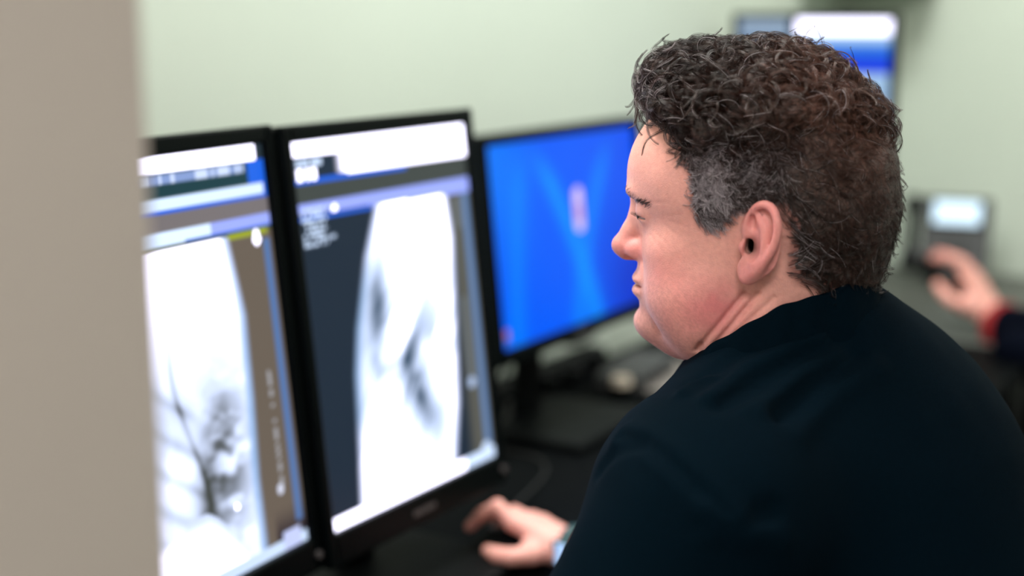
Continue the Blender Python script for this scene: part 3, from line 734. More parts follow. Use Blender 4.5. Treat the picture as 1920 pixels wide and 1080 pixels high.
# profile (outward, up) round the folded band: inner stand, fold, outer fall, underside
fl = lambda a: 1.0
prof = [(-.0045, -.045), (-.0050, -.020), (-.0045, -.004), (-.0015, .0015), (.0020, .0010), (.0050, -.010), (.0085, -.024), (.0120, -.038), (.0145, -.046), (.0130, -.0475), (.0090, -.042), (.0040, -.032), (.0000, -.055)]
cv = []
for i in range(NS):
    a = ang[i]; flare = 1; wv = .0012 * math.sin(a * .13) + .0008 * math.sin(a * .31)
    for o, z in prof: cv.append(top[i] + outd[i] * (o * (flare if o > 0 else 1) + wv) + np.array([0, 0, z + wv]))
cv = np.array(cv); K = len(prof)
cq = np.array([[i * K + k, i * K + (k + 1) % K, ((i + 1) % NS) * K + (k + 1) % K, ((i + 1) % NS) * K + k] for i in range(NS) for k in range(K)])
me = qmesh(h2w(cv) - MANLOC, cq[:, ::-1], 'collar'); co = link('collar', me, M['shirt'], shirt)
sm_ = co.modifiers.new('s', 'SUBSURF'); sm_.levels = 1; sm_.render_levels = 1

# --- body: head, neck, torso and arms as one mesh object
tV, tQ = nets(lambda p: smax(f_shirt0(p) + .020, -(p[:, 2] - .50), .01), (-.25, .62, .42), (.66, 1.78, 1.26), .012, newton=1)
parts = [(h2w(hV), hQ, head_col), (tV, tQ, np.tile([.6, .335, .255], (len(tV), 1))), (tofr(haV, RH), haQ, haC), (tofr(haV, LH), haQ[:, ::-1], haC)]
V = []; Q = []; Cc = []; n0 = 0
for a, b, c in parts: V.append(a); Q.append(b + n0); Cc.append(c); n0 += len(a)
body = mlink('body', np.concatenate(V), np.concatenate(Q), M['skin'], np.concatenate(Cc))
for s in (1, -1):
    c = EB * np.array([1, s, 1])
    bm = uvball(.0126); bmesh.ops.translate(bm, verts=bm.verts, vec=c); me = bpy.data.meshes.new('eyeball'); bm.to_mesh(me); bm.free()
    for v in me.vertices: v.co = Vector(h2w(np.array([v.co])[0][None])[0] - MANLOC)
    e = link('eyeball', me, M['eye'], man, True)
    bm = bmesh.new(); bmesh.ops.create_uvsphere(bm, u_segments=16, v_segments=8, radius=.0050)
    for v in bm.verts: v.co.x *= .35
    bmesh.ops.translate(bm, verts=bm.verts, vec=c + np.array([.0112, 0, -.0035])); me = bpy.data.meshes.new('iris'); bm.to_mesh(me); bm.free()
    for v in me.vertices: v.co = Vector(h2w(np.array(v.co)[None])[0] - MANLOC)
    link('iris', me, M['iris'], e, True)

# --- hair
def thick(p):
    t = topness(p); u, v = p[:, 0], p[:, 2]
    k = .0018 + (.0035 + .0085 * sst(-.09, -.03, u)) * t + .0030 * sst(-.07, -.105, u) + .0008 * sst(.04, .06, v)
    fr = sst(.03, .07, u) * t
    return k + fr * .005
def lumps(p):
    t = topness(p)
    return (vnoise(p, 110, 21) - .5) * (.002 + .004 * t) + (vnoise(p, 260, 22) - .5) * (.0012 + .001 * t)
def f_hair(p):
    m = hmask(p) + (vnoise(p, 330, 77) - .5) * .008; e = sst(.001, .012, m)
    d = f_head(p, False, False) - (thick(p) + lumps(p)) * e + .004 * (1 - e)
    # fringe that juts out over the brow
    q = mir(p); fr = ell(q, (.044, 0, .110), (.041, .047, .026)) + lumps(p) * -1.0
    return smin(d, fr, .012)
gV, gQ = nets(f_hair, (-.15, -.11, -.07), (.13, .11, .165), .0019, newton=1)
fh = f_head(gV, False, False); keep = fh > .0002; qk = keep[gQ].all(1); gQ = gQ[qk]
use = np.unique(gQ); rem = -np.ones(len(gV), int); rem[use] = np.arange(len(use)); gV = gV[use]; gQ = rem[gQ]
def hcol(p, seed=0):
    g = grey_highlight(p); n = vnoise(p, 700, 31 + seed); dark = np.array([.0055, .0028, .0024]); br = np.array([.048, .0175, .0125]); gr = np.array([.28, .215, .245])
    bald = G(p, (-.045, .03, .118), (.035, .06, .035)) + .8 * G(p, (-.075, .03, .075), (.03, .06, .035)); br2 = np.array([.17, .072, .052])
    c = dark + (br - dark) * n[:, None]; c = c * (1 - .65 * bald[:, None]) + br2 * .65 * bald[:, None]
    return c * (1 - .55 * g[:, None]) + gr * .55 * g[:, None] * (.5 + n[:, None])
hair = mlink('hair', h2w(gV), gQ, M['hairbase'], hcol(gV)); hair['kind'] = 'stuff'

def grad_h(f, p, e=.0008):
    g = np.zeros_like(p)
    for i in range(3):
        d = np.zeros(3); d[i] = e; g[:, i] = f(p + d) - f(p - d)
    return g / np.maximum(np.linalg.norm(g, axis=1), 1e-9)[:, None]
fh_c = lambda p: f_head(p, False, False)
def norm(a): return a / np.maximum(np.linalg.norm(a, axis=1), 1e-9)[:, None]
def sample_roots(n, cond):
    """points on the scalp that satisfy cond"""
    out = []; tot = 0
    m = hmask(hV) > .001; c = hV[m]
    while tot < n:
        q = c[RNG.integers(0, len(c), n * 2)] + RNG.normal(0, .001, (n * 2, 3)); q = q[cond(q)]; out.append(q); tot += len(q)
    p = np.concatenate(out)[:n]
    for _ in range(2): p = p - fh_c(p)[:, None] * grad_h(fh_c, p)
    return p
def rotv(v, ax, a):
    c = np.cos(a)[:, None]; s = np.sin(a)[:, None]
    return v * c + np.cross(ax, v) * s + ax * (ax * v).sum(1)[:, None] * (1 - c)
def f_base(p):
    d = f_head(p, False, False) - thick(p) * sst(.001, .012, hmask(p)); return smin(d, ell(mir(p), (.044, 0, .110), (.041, .047, .026)), .012)
bm_ok = topness(gV) > .5; bV = gV[bm_ok]
def base_roots(n, cond):
    out = []; tot = 0
    while tot < n:
        q = bV[RNG.integers(0, len(bV), n * 2)]; q = q[cond(q)]; out.append(q); tot += len(q)
    return np.concatenate(out)[:n]
def grow(p, d, ax, kap, L, n, fmin=.0015, fmax=None, jit=0, fd=None):
    """integrate locks: position p, direction d, curvature kap about axis ax"""
    path = [p]; st = L / (n - 1)
    for i in range(n - 1):
        d = norm(rotv(d, ax, kap * st)); p = p + d * st[:, None]
        f = (fd or fh_c)(p); g = grad_h(fd or fh_c, p); low = np.maximum(fmin - f, 0); p = p + g * low[:, None]
        if fmax is not None: hi = np.maximum(f - (fmax(p) if callable(fmax) else fmax), 0); p = p - g * (hi * .22)[:, None]
        path.append(p)
    return np.stack(path, 1)
strands = []; scol = []; srad = []
def addlock(path, ncp, spread, rad, grey, tip=.5, seed=0):
    """each centre path becomes a clump of ncp hairs"""
    m, n, _ = path.shape
    for k in range(ncp):
        off = RNG.normal(0, 1, (m, 3)) * spread[:, None]; off2 = off + RNG.normal(0, 1, (m, 3)) * spread[:, None] * .45
        t = np.linspace(0, 1, n)[None, :, None]
        q = path + (off[:, None] * (1 - t) + off2[:, None] * t) * (1 - tip * t)
        strands.append(q); c = hcol(path[:, 0], seed) * RNG.uniform(.22, 1.35, (m, 1))
        gm = RNG.random(m) < grey(path[:, 0]); c[gm] = np.array([.46, .40, .44]) * RNG.uniform(.6, 1.3, (gm.sum(), 1))
        scol.append(np.repeat(c[:, None], n, 1)); r = rad * RNG.uniform(.75, 1.2, (m, 1)) * np.linspace(1, .45, n)[None]; srad.append(r)
# long wet curls over the top
def curls(n, cond, L0, L1, r0, r1, ncp, spread, seed, up=.75, fwd=.75, fmax=.026, ps=.72, axn=.35):
    tp = seed != 3; fd = f_base if tp else fh_c; p = base_roots(n, cond) if tp else sample_roots(n, cond); g = grad_h(fd, p)
    flow = np.tile([1., 0, .15], (n, 1)); flow -= g * (flow * g).sum(1)[:, None]; flow = norm(flow)
    back = sst(-.03, -.08, p[:, 0])[:, None]; flow = norm(flow * (1 - 1.6 * back) + np.array([0, 0, -.3]) * back + 1e-6)
    side = norm(np.cross(g, flow))
    d = norm(g * up + flow * fwd + RNG.normal(0, .22, (n, 3)))
    sgn = np.where(RNG.random(n) < ps, 1, -1)[:, None]
    ax = norm(side * sgn + RNG.normal(0, axn, (n, 3)))
    rr = RNG.uniform(r0, r1, n); L = RNG.uniform(L0, L1, n)
    pa = grow(p, d, ax, 1 / rr, L, 16, fmax=fmax, fmin=-.001 if tp else .0015, fd=fd)
    addlock(pa, ncp, np.full(n, spread), .000105, lambda q: grey_highlight(q) * .35 + .04, .6, seed)
ztop = lambda q: (topness(q) > .5)
curls(980, ztop, .030, .052, .0070, .0115, 15, .0011, 1, up=1.0, fwd=.3, fmax=.0085)
curls(430, lambda q: ztop(q) & (q[:, 0] > .005) & (q[:, 2] > .095), .034, .054, .008, .0125, 14, .0011, 2, up=.9, fwd=.7, ps=.9, fmax=.009)
curls(520, lambda q: (topness(q) > .02) & (topness(q) < .8) & (hmask(q) > .004), .022, .036, .006, .010, 13, .0010, 3, up=.45, fwd=.4, fmax=.013)
def locw(px, py, w_):
    d = P(px, py, 1) - C0; t = ((HO + w_ * HL - C0) @ HL) / (d @ HL); return w2h((C0 + t * d)[None])[0]
HERO = [([(1262, 185), (1257, 208), (1262, 228), (1278, 239), (1294, 236), (1301, 222)], .060, .0005, 5), ([(1322, 215), (1306, 240), (1304, 268), (1316, 290), (1334, 296), (1348, 286)], .070, .0006, 7),
        ([(1290, 190), (1310, 210), (1335, 222), (1352, 214), (1350, 200)], .072, .0007, 7), ([(1545, 112), (1568, 96), (1592, 104), (1609, 130), (1612, 163)], .02, .0005, 6), ([(1556, 120), (1580, 118), (1598, 140), (1602, 168), (1592, 178)], .025, .0005, 5),
        ([(1590, 165), (1615, 168), (1634, 184), (1641, 208)], .02, .0006, 6), ([(1470, 90), (1490, 70), (1520, 78), (1540, 100)], .03, .0006, 7), ([(1420, 95), (1405, 72), (1425, 60), (1452, 68), (1462, 90)], .03, .0007, 8),
        ([(1352, 100), (1340, 78), (1362, 70), (1390, 82)], .03, .0006, 8), ([(1400, 165), (1396, 140), (1415, 122), (1438, 132), (1442, 160), (1425, 180)], .066, .0007, 9), ([(1455, 190), (1440, 165), (1450, 140), (1472, 135), (1485, 155)], .064, .0007, 9),
        ([(1330, 165), (1345, 150), (1372, 158), (1384, 182), (1378, 205)], .070, .0007, 9), ([(1480, 60), (1495, 52)], .01, .0001, 2)]
for pts, w_, sp, nc in HERO:
    q = catmull([locw(a, b, w_) for a, b in pts], 5)[None]; q = q[:, np.linspace(0, q.shape[1] - 1, 16).astype(int)]
    addlock(q, nc, np.array([sp]), .00019, lambda x: np.zeros(len(x)), .5, 9)
# stray curls along the crown, seen against the far screen
curls(70, lambda q: (q[:, 0] < -.015) & (q[:, 0] > -.1) & (q[:, 2] > .085), .040, .055, .0085, .012, 5, .0007, 4, up=1.3, fwd=.1, fmax=.020)
# wavy hair at the back
def waves(n, cond, L0, L1, ncp, spread, seed, down=1., fmax=.012, kap=90, up=.35, rad=.00007):
    p = sample_roots(n, cond); g = grad_h(fh_c, p)
    th_ = (vnoise(p, 42, 55) - .5) * 2.6 + (vnoise(p, 110, 56) - .5) * 1.5 + RNG.normal(0, .14, n); fr_ = sst(-.03, .0, p[:, 0]) * .45
    fu = -.75 * (1 - fr_); fz = -.8 * down; flow = np.stack([fu * np.cos(th_) - fz * np.sin(th_), RNG.normal(0, .1, n), fu * np.sin(th_) + fz * np.cos(th_)], 1); flow -= g * (flow * g).sum(1)[:, None]; flow = norm(flow)
    d = norm(flow + g * up + RNG.normal(0, .08, (n, 3))); ax = norm(g + RNG.normal(0, .35, (n, 3)))
    L = RNG.uniform(L0, L1, n); pa = grow(p, d, ax, RNG.normal(0, 1, n) * kap, L, 9, fmin=.0012, fmax=fmax)
    addlock(pa, ncp, np.full(n, spread), rad, lambda q: grey_highlight(q) * .7 + .015, .55, seed)
low = lambda q: (topness(q) < .4) & (hmask(q) > -.001)
waves(2400, lambda q: low(q) & (q[:, 0] < -.02), .016, .026, 11, .0009, 5, fmax=.0055, up=.12, kap=55)
waves(2000, lambda q: low(q) & (q[:, 2] > .035) & (q[:, 0] > -.03), .013, .022, 11, .0009, 6, kap=85, fmax=.0065, up=.22)
waves(2200, lambda q: (topness(q) < .4) & (hmask(q) > -.004) & (RNG.random(len(q)) < sst(-.006, .006, hmask(q))) & (q[:, 0] > -.005) & (q[:, 2] < .070), .007, .013, 12, .0012, 7, fmax=.0045, kap=60, up=.14)
# eyebrow and lashes
def brow():
    n = 850; t = RNG.random(n) ** 1.6; s = np.where(RNG.random(n) < .5, 1, -1)
    c = np.stack([np.interp(t, [0, .4, 1], [.099, .094, .070]), np.interp(t, [0, 1], [.010, .043]), np.interp(t, [0, .4, 1], [.0270, .0290, .0240])], 1) + RNG.normal(0, .0016, (n, 3)) * [1, 1, .8]; c[:, 1] *= s
    for _ in range(4): c = c - f_head(c)[:, None] * grad_h(lambda q: f_head(q), c)
    g = grad_h(lambda q: f_head(q), c); fl_ = np.stack([-.5 * np.ones(n), s * .8, .35 * np.ones(n)], 1); d = norm(fl_ * .8 + g * .22 + RNG.normal(0, .14, (n, 3)))
    L = RNG.uniform(.005, .009, n); tt = np.linspace(0, 1, 6)[None, :, None]; q = c[:, None] + d[:, None] * L[:, None, None] * tt - g[:, None] * (L[:, None, None] * .35) * tt ** 2
    return q
bq = brow()
def lashes():
    out = []
    for s in (1, -1):
        for t in np.linspace(-1, 1, 34):
            a = t * 1.0; base = EB + np.array([math.cos(a) * .0130, math.sin(a) * .0128, -.0034 - .001 * abs(t)]); dr = np.array([math.cos(a), math.sin(a), -.45]); dr /= np.linalg.norm(dr)
            L = RNG.uniform(.0038, .006); pts = [base + dr * L * k + np.array([0, 0, .0028 * k * k]) for k in np.linspace(0, 1, 6)]
            pts = np.array(pts); pts[:, 1] *= s; out.append(pts)
    return np.array(out)
def hair_obj(name, Ps, Cs, Rs, parent):
    sizes = []; pos = []; col = []; rad = []
    for q, c, r in zip(Ps, Cs, Rs):
        m, n, _ = q.shape; sizes += [n] * m; pos.append(q.reshape(-1, 3)); col.append(c.reshape(-1, 3)); rad.append(r.reshape(-1))
    pos = h2w(np.concatenate(pos)) - MANLOC; col = np.concatenate(col); rad = np.concatenate(rad)
    cu = bpy.data.hair_curves.new(name); cu.add_curves(sizes)
    cu.attributes['position'].data.foreach_set('vector', pos.astype(np.float32).ravel())
    (cu.attributes.get('radius') or cu.attributes.new('radius', 'FLOAT', 'POINT')).data.foreach_set('value', rad.astype(np.float32))
    a = cu.attributes.new('col', 'FLOAT_COLOR', 'POINT'); cc = np.ones((len(col), 4), np.float32); cc[:, :3] = col; a.data.foreach_set('color', cc.ravel())
    cu.materials.append(M['strand']); o = bpy.data.objects.new(name, cu); COL.objects.link(o); o.parent = parent; o['kind'] = 'stuff'; return o
o = hair_obj('hair_curls', strands, scol, srad, hair)
o['label'] = 'dark curls, grey at the temple'
lq = lashes()
hair_obj('eyebrows', [bq], [np.tile([.016, .011, .010], (len(bq), 6, 1))], [np.tile(np.linspace(.00015, .00006, 6), (len(bq), 1))], man)
hair_obj('eyelashes', [lq], [np.tile([.03, .02, .02], (len(lq), 6, 1))], [np.tile(np.linspace(.00009, .00004, 6), (len(lq), 1))], man)

# --- trousers, shoes, wristwatch
def f_legs(p):
    d = ell(p, HIP + [0, 0, .02], (.17, .20, .13), TRM)
    for s in (1, -1):
        hp = HIP + TL * .10 * s; kn = hp + TF * .46 + TL * .07 * s + [0, 0, -.04]; an = np.array([kn[0], kn[1], .09]) + TF * .02
        d = smin(d, smin(cap(p, hp, kn, .095, .068), cap(p, kn, an, .066, .052), .03), .03)
    return d
lV, lQ = nets(f_legs, (-.55, .55, .03), (.65, 1.75, .80), .011)
mlink('trousers', lV, lQ, M['trousers'])
for s in (1, -1):
    kn = HIP + TL * .17 * s + TF * .48
    def f_shoe(p, c=np.array([kn[0], kn[1], 0])):
        d = smin(ell(p, c + TF * .06 + [0, 0, .035], (.135, .048, .038), np.stack([TF, TL, [0, 0, 1]], 1)), cap(p, c + [0, 0, .05], c + [0, 0, .12], .046, .050), .03)
        return smax(d, .004 - p[:, 2], .004)
    c = np.array([kn[0], kn[1], 0]); v_, q_ = nets(f_shoe, c - [.26, .26, .03], c + [.26, .26, .20], .006)
    mlink('shoe', v_, q_, M['leather'])
def ringband(fr, x, ry, rz, cz, wdt, th=.0016, tilt=.0, seg=40):
    bm = bmesh.new(); vs = []
    for k in range(seg):
        a = 2 * math.pi * k / seg
        for r_, dx in ((0, -wdt / 2), (th, -wdt / 2), (th, wdt / 2), (0, wdt / 2)):
            vs.append(bm.verts.new((x + dx, (ry + r_) * math.cos(a), cz + (rz + r_) * math.sin(a))))
    for k in range(seg):
        for j in range(4):
            a, b = k * 4 + j, k * 4 + (j + 1) % 4; c, d = ((k + 1) % seg) * 4 + (j + 1) % 4, ((k + 1) % seg) * 4 + j
            bm.faces.new((vs[a], vs[b], vs[c], vs[d]))
    return bm
def bm_to(bm, fr, loc):
    me = bpy.data.meshes.new('m'); bm.to_mesh(me); bm.free()
    co = np.array([v.co[:] for v in me.vertices]); co = tofr(co, fr) - loc; me.vertices.foreach_set('co', co.astype(np.float32).ravel()); me.update(); return me
wt = link('wristwatch', bm_to(ringband(RH, -.004, .0285, .0262, .034, .020), RH, MANLOC), M['teal'], man, True); wt['label'] = 'dark teal wristwatch with a bright face'
link('watch_case', bm_to(box((-.004, .0305, .034), (.030, .007, .034), .003), RH, MANLOC), M['teal'], wt)
link('watch_face', bm_to(box((-.006, .0345, .034), (.019, .002, .029), .0008), RH, MANLOC), M['watch'], wt)

# ------------------------------------------------------------------ mouse, keyboard and small things on the desk
def mouse(label, fr, group=None):
    o = fr[1].copy(); yaw = math.atan2(fr[0][1, 0], fr[0][0, 0])
    r = empty('computer_mouse', (o[0], o[1], DESKZ), yaw, label, 'mouse', group)
    def f(p): return smax(smax(ell(p, (0, 0, .002), (.056, .031, .034)), -p[:, 2] + .0012, .002), -(np.abs(p[:, 1]) * .0 + cap(p, (.018, 0, .033), (.07, 0, .024), .0012)), .001)
    v_, q_ = nets(f, (-.07, -.045, -.005), (.07, .045, .045), .0022)
    v_ = (v_ + [.098, .002, 0]) * [.95, .95, .95]; link('shell', qmesh(v_, q_, 'shell'), M['plastic'], r)
    bm = bmesh.new(); add_cyl(bm, (.124, -.001, .024), (.124, .005, .024), .007, seg=18); obj('scroll_wheel', bm, M['grey'], r)
    return r
mouse('black mouse under the right hand of the man in the black polo', RH)
def keyboard(label, c, yaw):
    r = empty('keyboard', (c[0], c[1], DESKZ), yaw, label, 'keyboard')
    obj('tray', box((0, 0, .009), (.44, .15, .014), .004), M['plastic'], r)
    me = None
    for j in range(5):
        for i in range(14 if j else 5):
            w_ = .0265 if j else [.05, .03, .17, .03, .05][i]; x = -.195 + i * .030 if j else [-.18, -.13, 0, .13, .18][i]
            if j:
                if me is None: b = box((0, 0, 0), (.0165, .0165, .007), .0015, seg=1); me = bpy.data.meshes.new('key'); b.to_mesh(me); b.free(); me.materials.append(M['key'])
                k = bpy.data.objects.new('key', me); COL.objects.link(k); k.parent = r; k.location = (x, -.052 + j * .024, .0185); k.scale = (1.45, 1.2, 1)
            else:
                k = obj('key', box((0, 0, 0), (w_ * .95, .0195, .007), .0015, seg=1), M['key'], r); k.location = (x, -.052, .0185)
    return r
keyboard('black keyboard in front of the left upright monitor, by the left hand', LH[1] + np.array([-.09, .05, 0]), ROOMROT)
# things under and beside the blue monitor
def on(px, py, z=DESKZ):
    d = P(px, py, 1) - C0; return C0 + d * ((z - CAMZ) / d[2])
q = on(1165, 742)
r = empty('round_dial', (q[0], q[1], DESKZ), 0, 'small pale round puck on the dark desk below the blue monitor', 'puck')
bm = bmesh.new(); add_cyl(bm, (0, 0, .001), (0, 0, .020), .021, .019, seg=28); obj('puck_body', bm, M['plastic'], r)
bm = bmesh.new(); add_cyl(bm, (0, 0, .0205), (0, 0, .034), .0185, .0165, seg=28); obj('puck_top', bm, M['pale'], r)
q = rm(1.17, .15)
r = empty('docking_station', (q[0], q[1], DESKZ), ROOMROT + .1, 'low dark grey box on the desk below the blue monitor', 'box')
obj('box_case', box((0, 0, .017), (.20, .085, .032), .006), M['grey'], r)
bm = bmesh.new()
for k in range(4): add_box(bm, (-.06 + .028 * k, -.043, .018), (.014, .002, .007))
obj('port', bm, M['bezel'], r)
for (px, py, rz, lab, w_, h_) in [(1245, 705, .3, 'greyish sheet of paper on the desk behind the man\'s chin', .15, .21)]:
    q = on(px, py); p_ = tag(obj('paper_sheet', box((0, 0, 0), (w_, h_, .0012)), M['paper']), lab, 'paper'); p_.location = (q[0], q[1], DESKZ + (.0012 if rz < .5 else .0030)); p_.rotation_euler = (0, 0, rz)
def cable(label, pts, r_=.0032, z=None):
    me = tube_mesh([catmull(pts, 8)], [r_], 8); o = link('cable', me, M['cable'], None, True); tag(o, label, 'cable', 'black cables behind the monitors'); return o
g = lambda t, n, z: rm(t, n, z)
cable('black cable hanging behind the blue monitor down to the desk', [g(.86, .12, .95), g(.84, .09, .86), g(.80, .07, .77), g(.74, .10, .745), g(.66, .16, .745), g(.60, .12, .745)])
cable('thin black cable looping on the desk right of the blue monitor\'s foot', [g(1.04, .24, .745), g(1.12, .26, .747), g(1.20, .28, .745), g(1.18, .36, .745), g(1.08, .38, .745), g(.98, .48, .745)], .0026)
cable('mouse cord running back from the mouse to the wall', [tofr(np.array([[.155, .006, .012]]), RH)[0], rm(.62, .28, .744), rm(.66, .16, .744), rm(.60, .05, .744)], .0018)

# ------------------------------------------------------------------ desk phone in the far corner
q = np.array([1.085, 3.49]); r = empty('desk_phone', (q[0], q[1], DESKZ), R(-22), 'dark grey desk phone with a small lit display, standing in the far corner', 'telephone')
T_ = xf((0, .03, .115), (-R(28), 0, 0))
def pt(name, bm, m, par=r):
    bmesh.ops.transform(bm, matrix=T_, verts=bm.verts); return obj(name, bm, m, par)
pt('phone_body', box((.012, 0, 0), (.165, .030, .215), .008), M['grey'])
obj('foot', box((.01, .07, .045), (.12, .05, .088), .006), M['plastic'], r)
pt('display_frame', box((.012, -.017, .062), (.130, .006, .078), .004), M['plastic'])
d_ = pt('display', box((.012, -.0205, .062), (.112, .002, .060), .0008), None); d_.data.materials.append(mat('phone_display', (.02, .02, .02), .4, emit=(.62, .84, 1.0), estr=1.5)); d_['label'] = 'glowing pale blue display'
kb = None
for j in range(4):
    for i in range(3):
        k = pt('phone_key', box((-.016 + .026 * i, -.0185, -.010 - .020 * j), (.018, .006, .012), .0015, seg=1), M['key'])
pt('handset', add_box(add_box(box((-.092, -.018, 0), (.030, .022, .20), .009), (-.092, -.028, .075), (.042, .034, .050), .010), (-.092, -.028, -.075), (.042, .034, .050), .010), M['plastic'])

# ------------------------------------------------------------------ the second person, only the hand and sleeve reach into view
P2H = frame(P(1846, 592, 2.98) - np.array([0, 0, .025]), R(50), R(38)); P2H = (P2H[0] * 1.12, P2H[1])
cutm = haV[:, 0] > -.055; h2Q = haQ[cutm[haQ].all(1)]; u2 = np.unique(h2Q); r2 = -np.ones(len(haV), int); r2[u2] = np.arange(len(u2)); h2V = haV[u2]; h2Q = r2[h2Q]; h2C = haC[u2]
P2L = np.array([1.45, 2.64, 0.0])
p2 = empty('person', P2L, 0, 'person in a navy sweater with red cuffs, gripping a small device at the far desk', 'person')
F2 = -NN; L2 = np.cross([0, 0, 1], F2); M2 = np.stack([F2, L2, [0, 0, 1]], 1)
H2 = P2L + [0, 0, .52]; S2 = P2L + F2 * .06 + [0, 0, 1.02]; HD = P2L + F2 * .15 + [0, 0, 1.225]
W2 = tofr(np.array([[-.032, 0, .032]]), P2H)[0]; E2 = W2 + np.array([.13, -.24, .01]); RS2 = S2 - L2 * .19 + [0, 0, -.04]; LS2 = S2 + L2 * .19 + [0, 0, -.04]
LE2 = LS2 + F2 * .12 + [0, 0, -.24]; LW2 = LE2 + F2 * .25 + [0, 0, .02]
def f_b2(p):
    h = (p - HD) @ M2; q_ = mir(h)
    d = ell(q_, (-.005, 0, .035), (.095, .074, .088)); d = smin(d, ell(q_, (.03, 0, -.03), (.05, .054, .06)), .02); d = smin(d, cap(q_, (.085, 0, .01), (.102, 0, -.016), .007, .009), .008)
    d = smin(d, ell(q_, (.07, 0, -.07), (.018, .02, .016)), .012); d = smax(d, -ell(q_, (.098, .032, .012), (.018, .016, .011)), .008); d = smin(d, np.sqrt(((q_ - [.071, .031, .012]) ** 2).sum(1)) - .0135, .003)
    d = smin(d, ell(q_, (.082, 0, -.040), (.010, .021, .010)), .006); d = smin(d, ell(q_, (-.008, .076, .0), (.016, .006, .028)), .004)
    d = smin(d, cap(p, HD + [0, 0, -.03], S2, .052, .062), .03)
    d = smin(d, cap(p, S2 + [0, 0, -.08], H2 + [0, 0, .10], .085, .09), .04)
    return smin(d, smin(cap(p, RS2, E2, .045, .036), cap(p, LS2, LE2, .045, .036), .02), .03)
v2, q2 = nets(f_b2, (.85, 2.15, .40), (1.90, 3.3, 1.45), .0075, newton=1)
A_ = [(v2, q2, np.tile([.58, .35, .27], (len(v2), 1))), (tofr(h2V, P2H), h2Q, h2C)]
b2 = link('body', qmesh(np.concatenate([A_[0][0], A_[1][0]]) - P2L, np.concatenate([A_[0][1], A_[1][1] + len(v2)]), 'body', np.concatenate([A_[0][2], A_[1][2]])), M['skin'], p2)
def f_sw(p):
    d = ell(p, (S2 + H2) / 2 + [0, 0, -.0], (.135, .20, .30), M2); d = smin(d, cap(p, RS2, LS2, .075), .05)
    d = smin(d, smin(cap(p, RS2, E2, .068, .062), cap(p, E2, W2, .062, .050), .02), .03); d = smin(d, smin(cap(p, LS2, LE2, .068, .060), cap(p, LE2, LW2, .056, .045), .02), .03)
    d = d + .004 * (vnoise(p, 22, 8) - .5)
    return smax(d, -cap(p, S2 + [0, 0, .03], HD, .058, .062), .01)
v_, q_ = nets(f_sw, (.80, 2.1, .40), (1.95, 3.35, 1.2), .010, newton=1)
link('sweater', qmesh(v_ - P2L, q_, 'sweater'), M['navy'], p2)
dW = (W2 - E2) / np.linalg.norm(W2 - E2)
me = tube_mesh([[W2 + dW * x - P2L for x in (-.006, -.002, .014, .026)]], [[.052, .0545, .0535, .048]], 28); cf = link('cuff', me, M['red'], p2, True); cf['label'] = 'red knitted cuff'
def f_h2(p):
    h = (p - HD) @ M2; d = ell(h, (-.012, 0, .042), (.098, .082, .092)); return smax(d, -(ell(h, (.09, 0, -.02), (.09, .09, .10))), .01) + .004 * (vnoise(h, 90, 3) - .5)
v_, q_ = nets(f_h2, HD - .16, HD + .16, .006, newton=1); hh = link('hair', qmesh(v_ - P2L, q_, 'hair', np.tile([.03, .02, .015], (len(v_), 1))), M['hairbase'], p2)
def f_l2(p):
    d = ell(p, H2 + [0, 0, .0], (.16, .19, .11), M2)
    for s in (1, -1):
        kn = H2 + L2 * .13 * s + F2 * .35; an = np.array([kn[0], kn[1], .09]); d = smin(d, smin(cap(p, H2 + L2 * .09 * s, kn, .085, .062), cap(p, kn, an, .058, .048), .03), .03)
        d = smin(d, ell(p, an + F2 * .05 + [0, 0, -.045], (.125, .045, .04), M2), .02)
    return smax(d, .004 - p[:, 2], .004)
v_, q_ = nets(f_l2, (.75, 2.1, -.02), (1.95, 3.4, .72), .012, newton=1); link('trousers', qmesh(v_ - P2L, q_, 'trousers'), M['trousers'], p2)
r = empty('handheld_microphone', MANLOC * 0, 0, 'small dark handheld device gripped by the person with red cuffs', 'microphone')
link('mic_body', bm_to(box((.108, .010, .006), (.150, .040, .024), .010, seg=3), P2H, np.zeros(3)), M['plastic'], r)
link('mic_head', bm_to(box((.186, .010, .008), (.034, .046, .030), .010, seg=3), P2H, np.zeros(3)), M['grey'], r)

# ------------------------------------------------------------------ office chairs
def chair(label, c, fdir, group='office chairs'):
    yaw = math.atan2(fdir[1], fdir[0]); r = empty('office_chair', (c[0], c[1], 0), yaw, label, 'chair', group)
    obj('seat', box((.0, 0, .415), (.48, .50, .075), .03, seg=4), M['fabric'], r)
    obj('backrest', box((-.27, 0, .70), (.05, .42, .36), .022, rot=(0, R(-8), 0), seg=4), M['fabric'], r)
    bm = bmesh.new(); add_box(bm, (-.26, 0, .48), (.02, .06, .24), .006, rot=(0, R(-6), 0)); add_box(bm, (-.13, 0, .37), (.28, .06, .02), .005); obj('back_bracket', bm, M['plastic'], r)
    bm = bmesh.new(); add_cyl(bm, (0, 0, .10), (0, 0, .38), .025, seg=20); obj('gas_column', bm, M['steel'], r)
    for k in range(5):
        a = 2 * math.pi * k / 5; e = Vector((math.cos(a) * .28, math.sin(a) * .28, .075))
        bm = bmesh.new(); add_cyl(bm, (0, 0, .115), e, .022, .014, seg=12); lg = obj('leg', bm, M['plastic'], r)
        bm = bmesh.new()
        for s in (-1, 1): add_cyl(bm, (e.x - math.sin(a) * .014 * s - math.sin(a) * .006 * s, e.y + math.cos(a) * .014 * s + math.cos(a) * .006 * s, .03), (e.x - math.sin(a) * .006 * s, e.y + math.cos(a) * .006 * s, .03), .030, seg=16)
        obj('caster', bm, M['plastic'], lg)
    return r
chair('black office chair under the man in the black polo', (HIP[0], HIP[1]), TF)
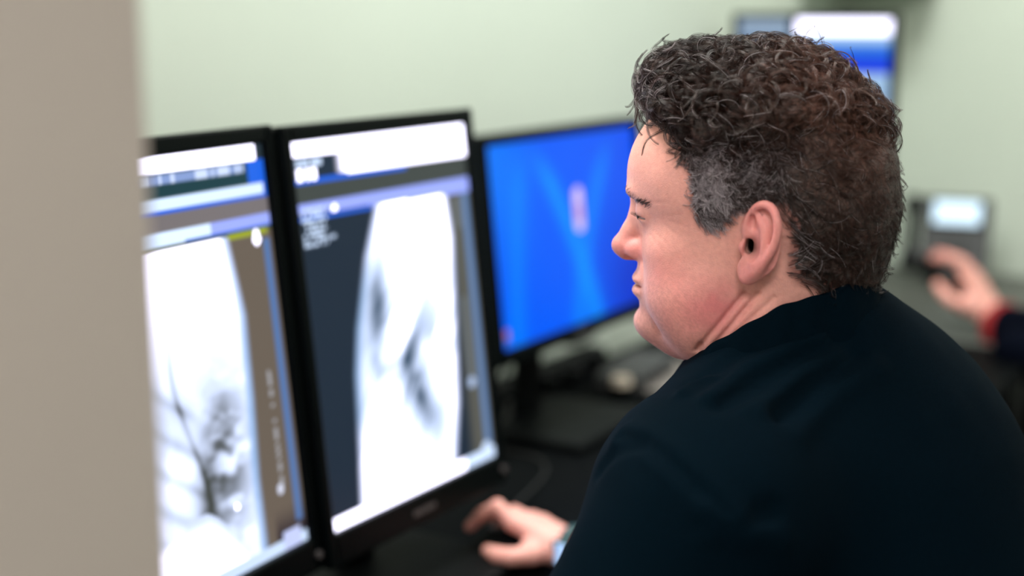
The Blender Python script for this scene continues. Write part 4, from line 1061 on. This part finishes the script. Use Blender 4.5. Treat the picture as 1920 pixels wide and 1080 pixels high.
chair('dark office chair under the person with red cuffs', (P2L[0], P2L[1]), F2)

# ------------------------------------------------------------------ unseen cabinet added above the far screens to shadow the wall
r = empty('shadow_cabinet', rm(TB, .02, 1.475), ROOMROT, 'small pale cabinet added out of view in the far corner to shadow the wall', 'cabinet')
obj('carcass', box((-.165, -.12, .35), (.33, .24, .70), .004), M['cabinet'], r)
dr = obj('door', box((-.341, -.12, .35), (.018, .232, .69), .003), M['cabinet'], r)
bm = bmesh.new(); add_cyl(bm, (-.372, -.03, .10), (-.372, -.03, .20), .005, seg=12); add_cyl(bm, (-.372, -.03, .11), (-.350, -.03, .11), .004, seg=10); add_cyl(bm, (-.372, -.03, .19), (-.350, -.03, .19), .004, seg=10); obj('handle', bm, M['steel'], dr)

# ------------------------------------------------------------------ clutter along the wall under the blue monitor
r = empty('power_strip', rm(1.02, .035, DESKZ), ROOMROT, 'long black power strip on the desk against the wall, under the blue monitor', 'power strip')
obj('strip_case', box((0, 0, .022), (.42, .045, .040), .006), M['plastic'], r)
for k in range(6):
    s_ = obj('socket', box((-.16 + .064 * k, -.0235, .024), (.034, .002, .028), .0006), M['key'], r)
for k in (0, 2, 3, 5): obj('plug', box((-.16 + .064 * k, -.040, .024), (.026, .030, .022), .004), M['plastic'], r)
cable('black cable drooping along the wall above the power strip', [g(.70, .03, .86), g(.84, .035, .81), g(1.00, .03, .83), g(1.18, .035, .80), g(1.34, .03, .85), g(1.52, .035, .80)], .006)
cable('thick black cable running from the power strip to the far desk', [g(1.29, .08, .752), g(1.36, .11, .750), g(1.46, .09, .750), g(1.60, .12, .750)], .007)
cable('black cable rising from the power strip behind the middle upright monitor', [g(.84, .08, .765), g(.74, .12, .760), g(.60, .06, .80), g(.52, .05, .93)], .0045)
r = empty('headset', rm(1.36, .30, DESKZ), ROOMROT + .5, 'black headset lying on the desk right of the blue monitor', 'headset')
link('headband', tube_mesh([[(math.cos(a) * .075, math.sin(a) * .085, .012 + .004 * math.sin(a)) for a in np.linspace(0, math.pi, 20)]], [.0055], 8), M['plastic'], r, True)
for s in (-1, 1):
    bm = bmesh.new(); add_cyl(bm, (s * .075, -.010, .001), (s * .075, -.010, .026), .030, .027, seg=24); obj('ear_cushion', bm, M['leather'], r)
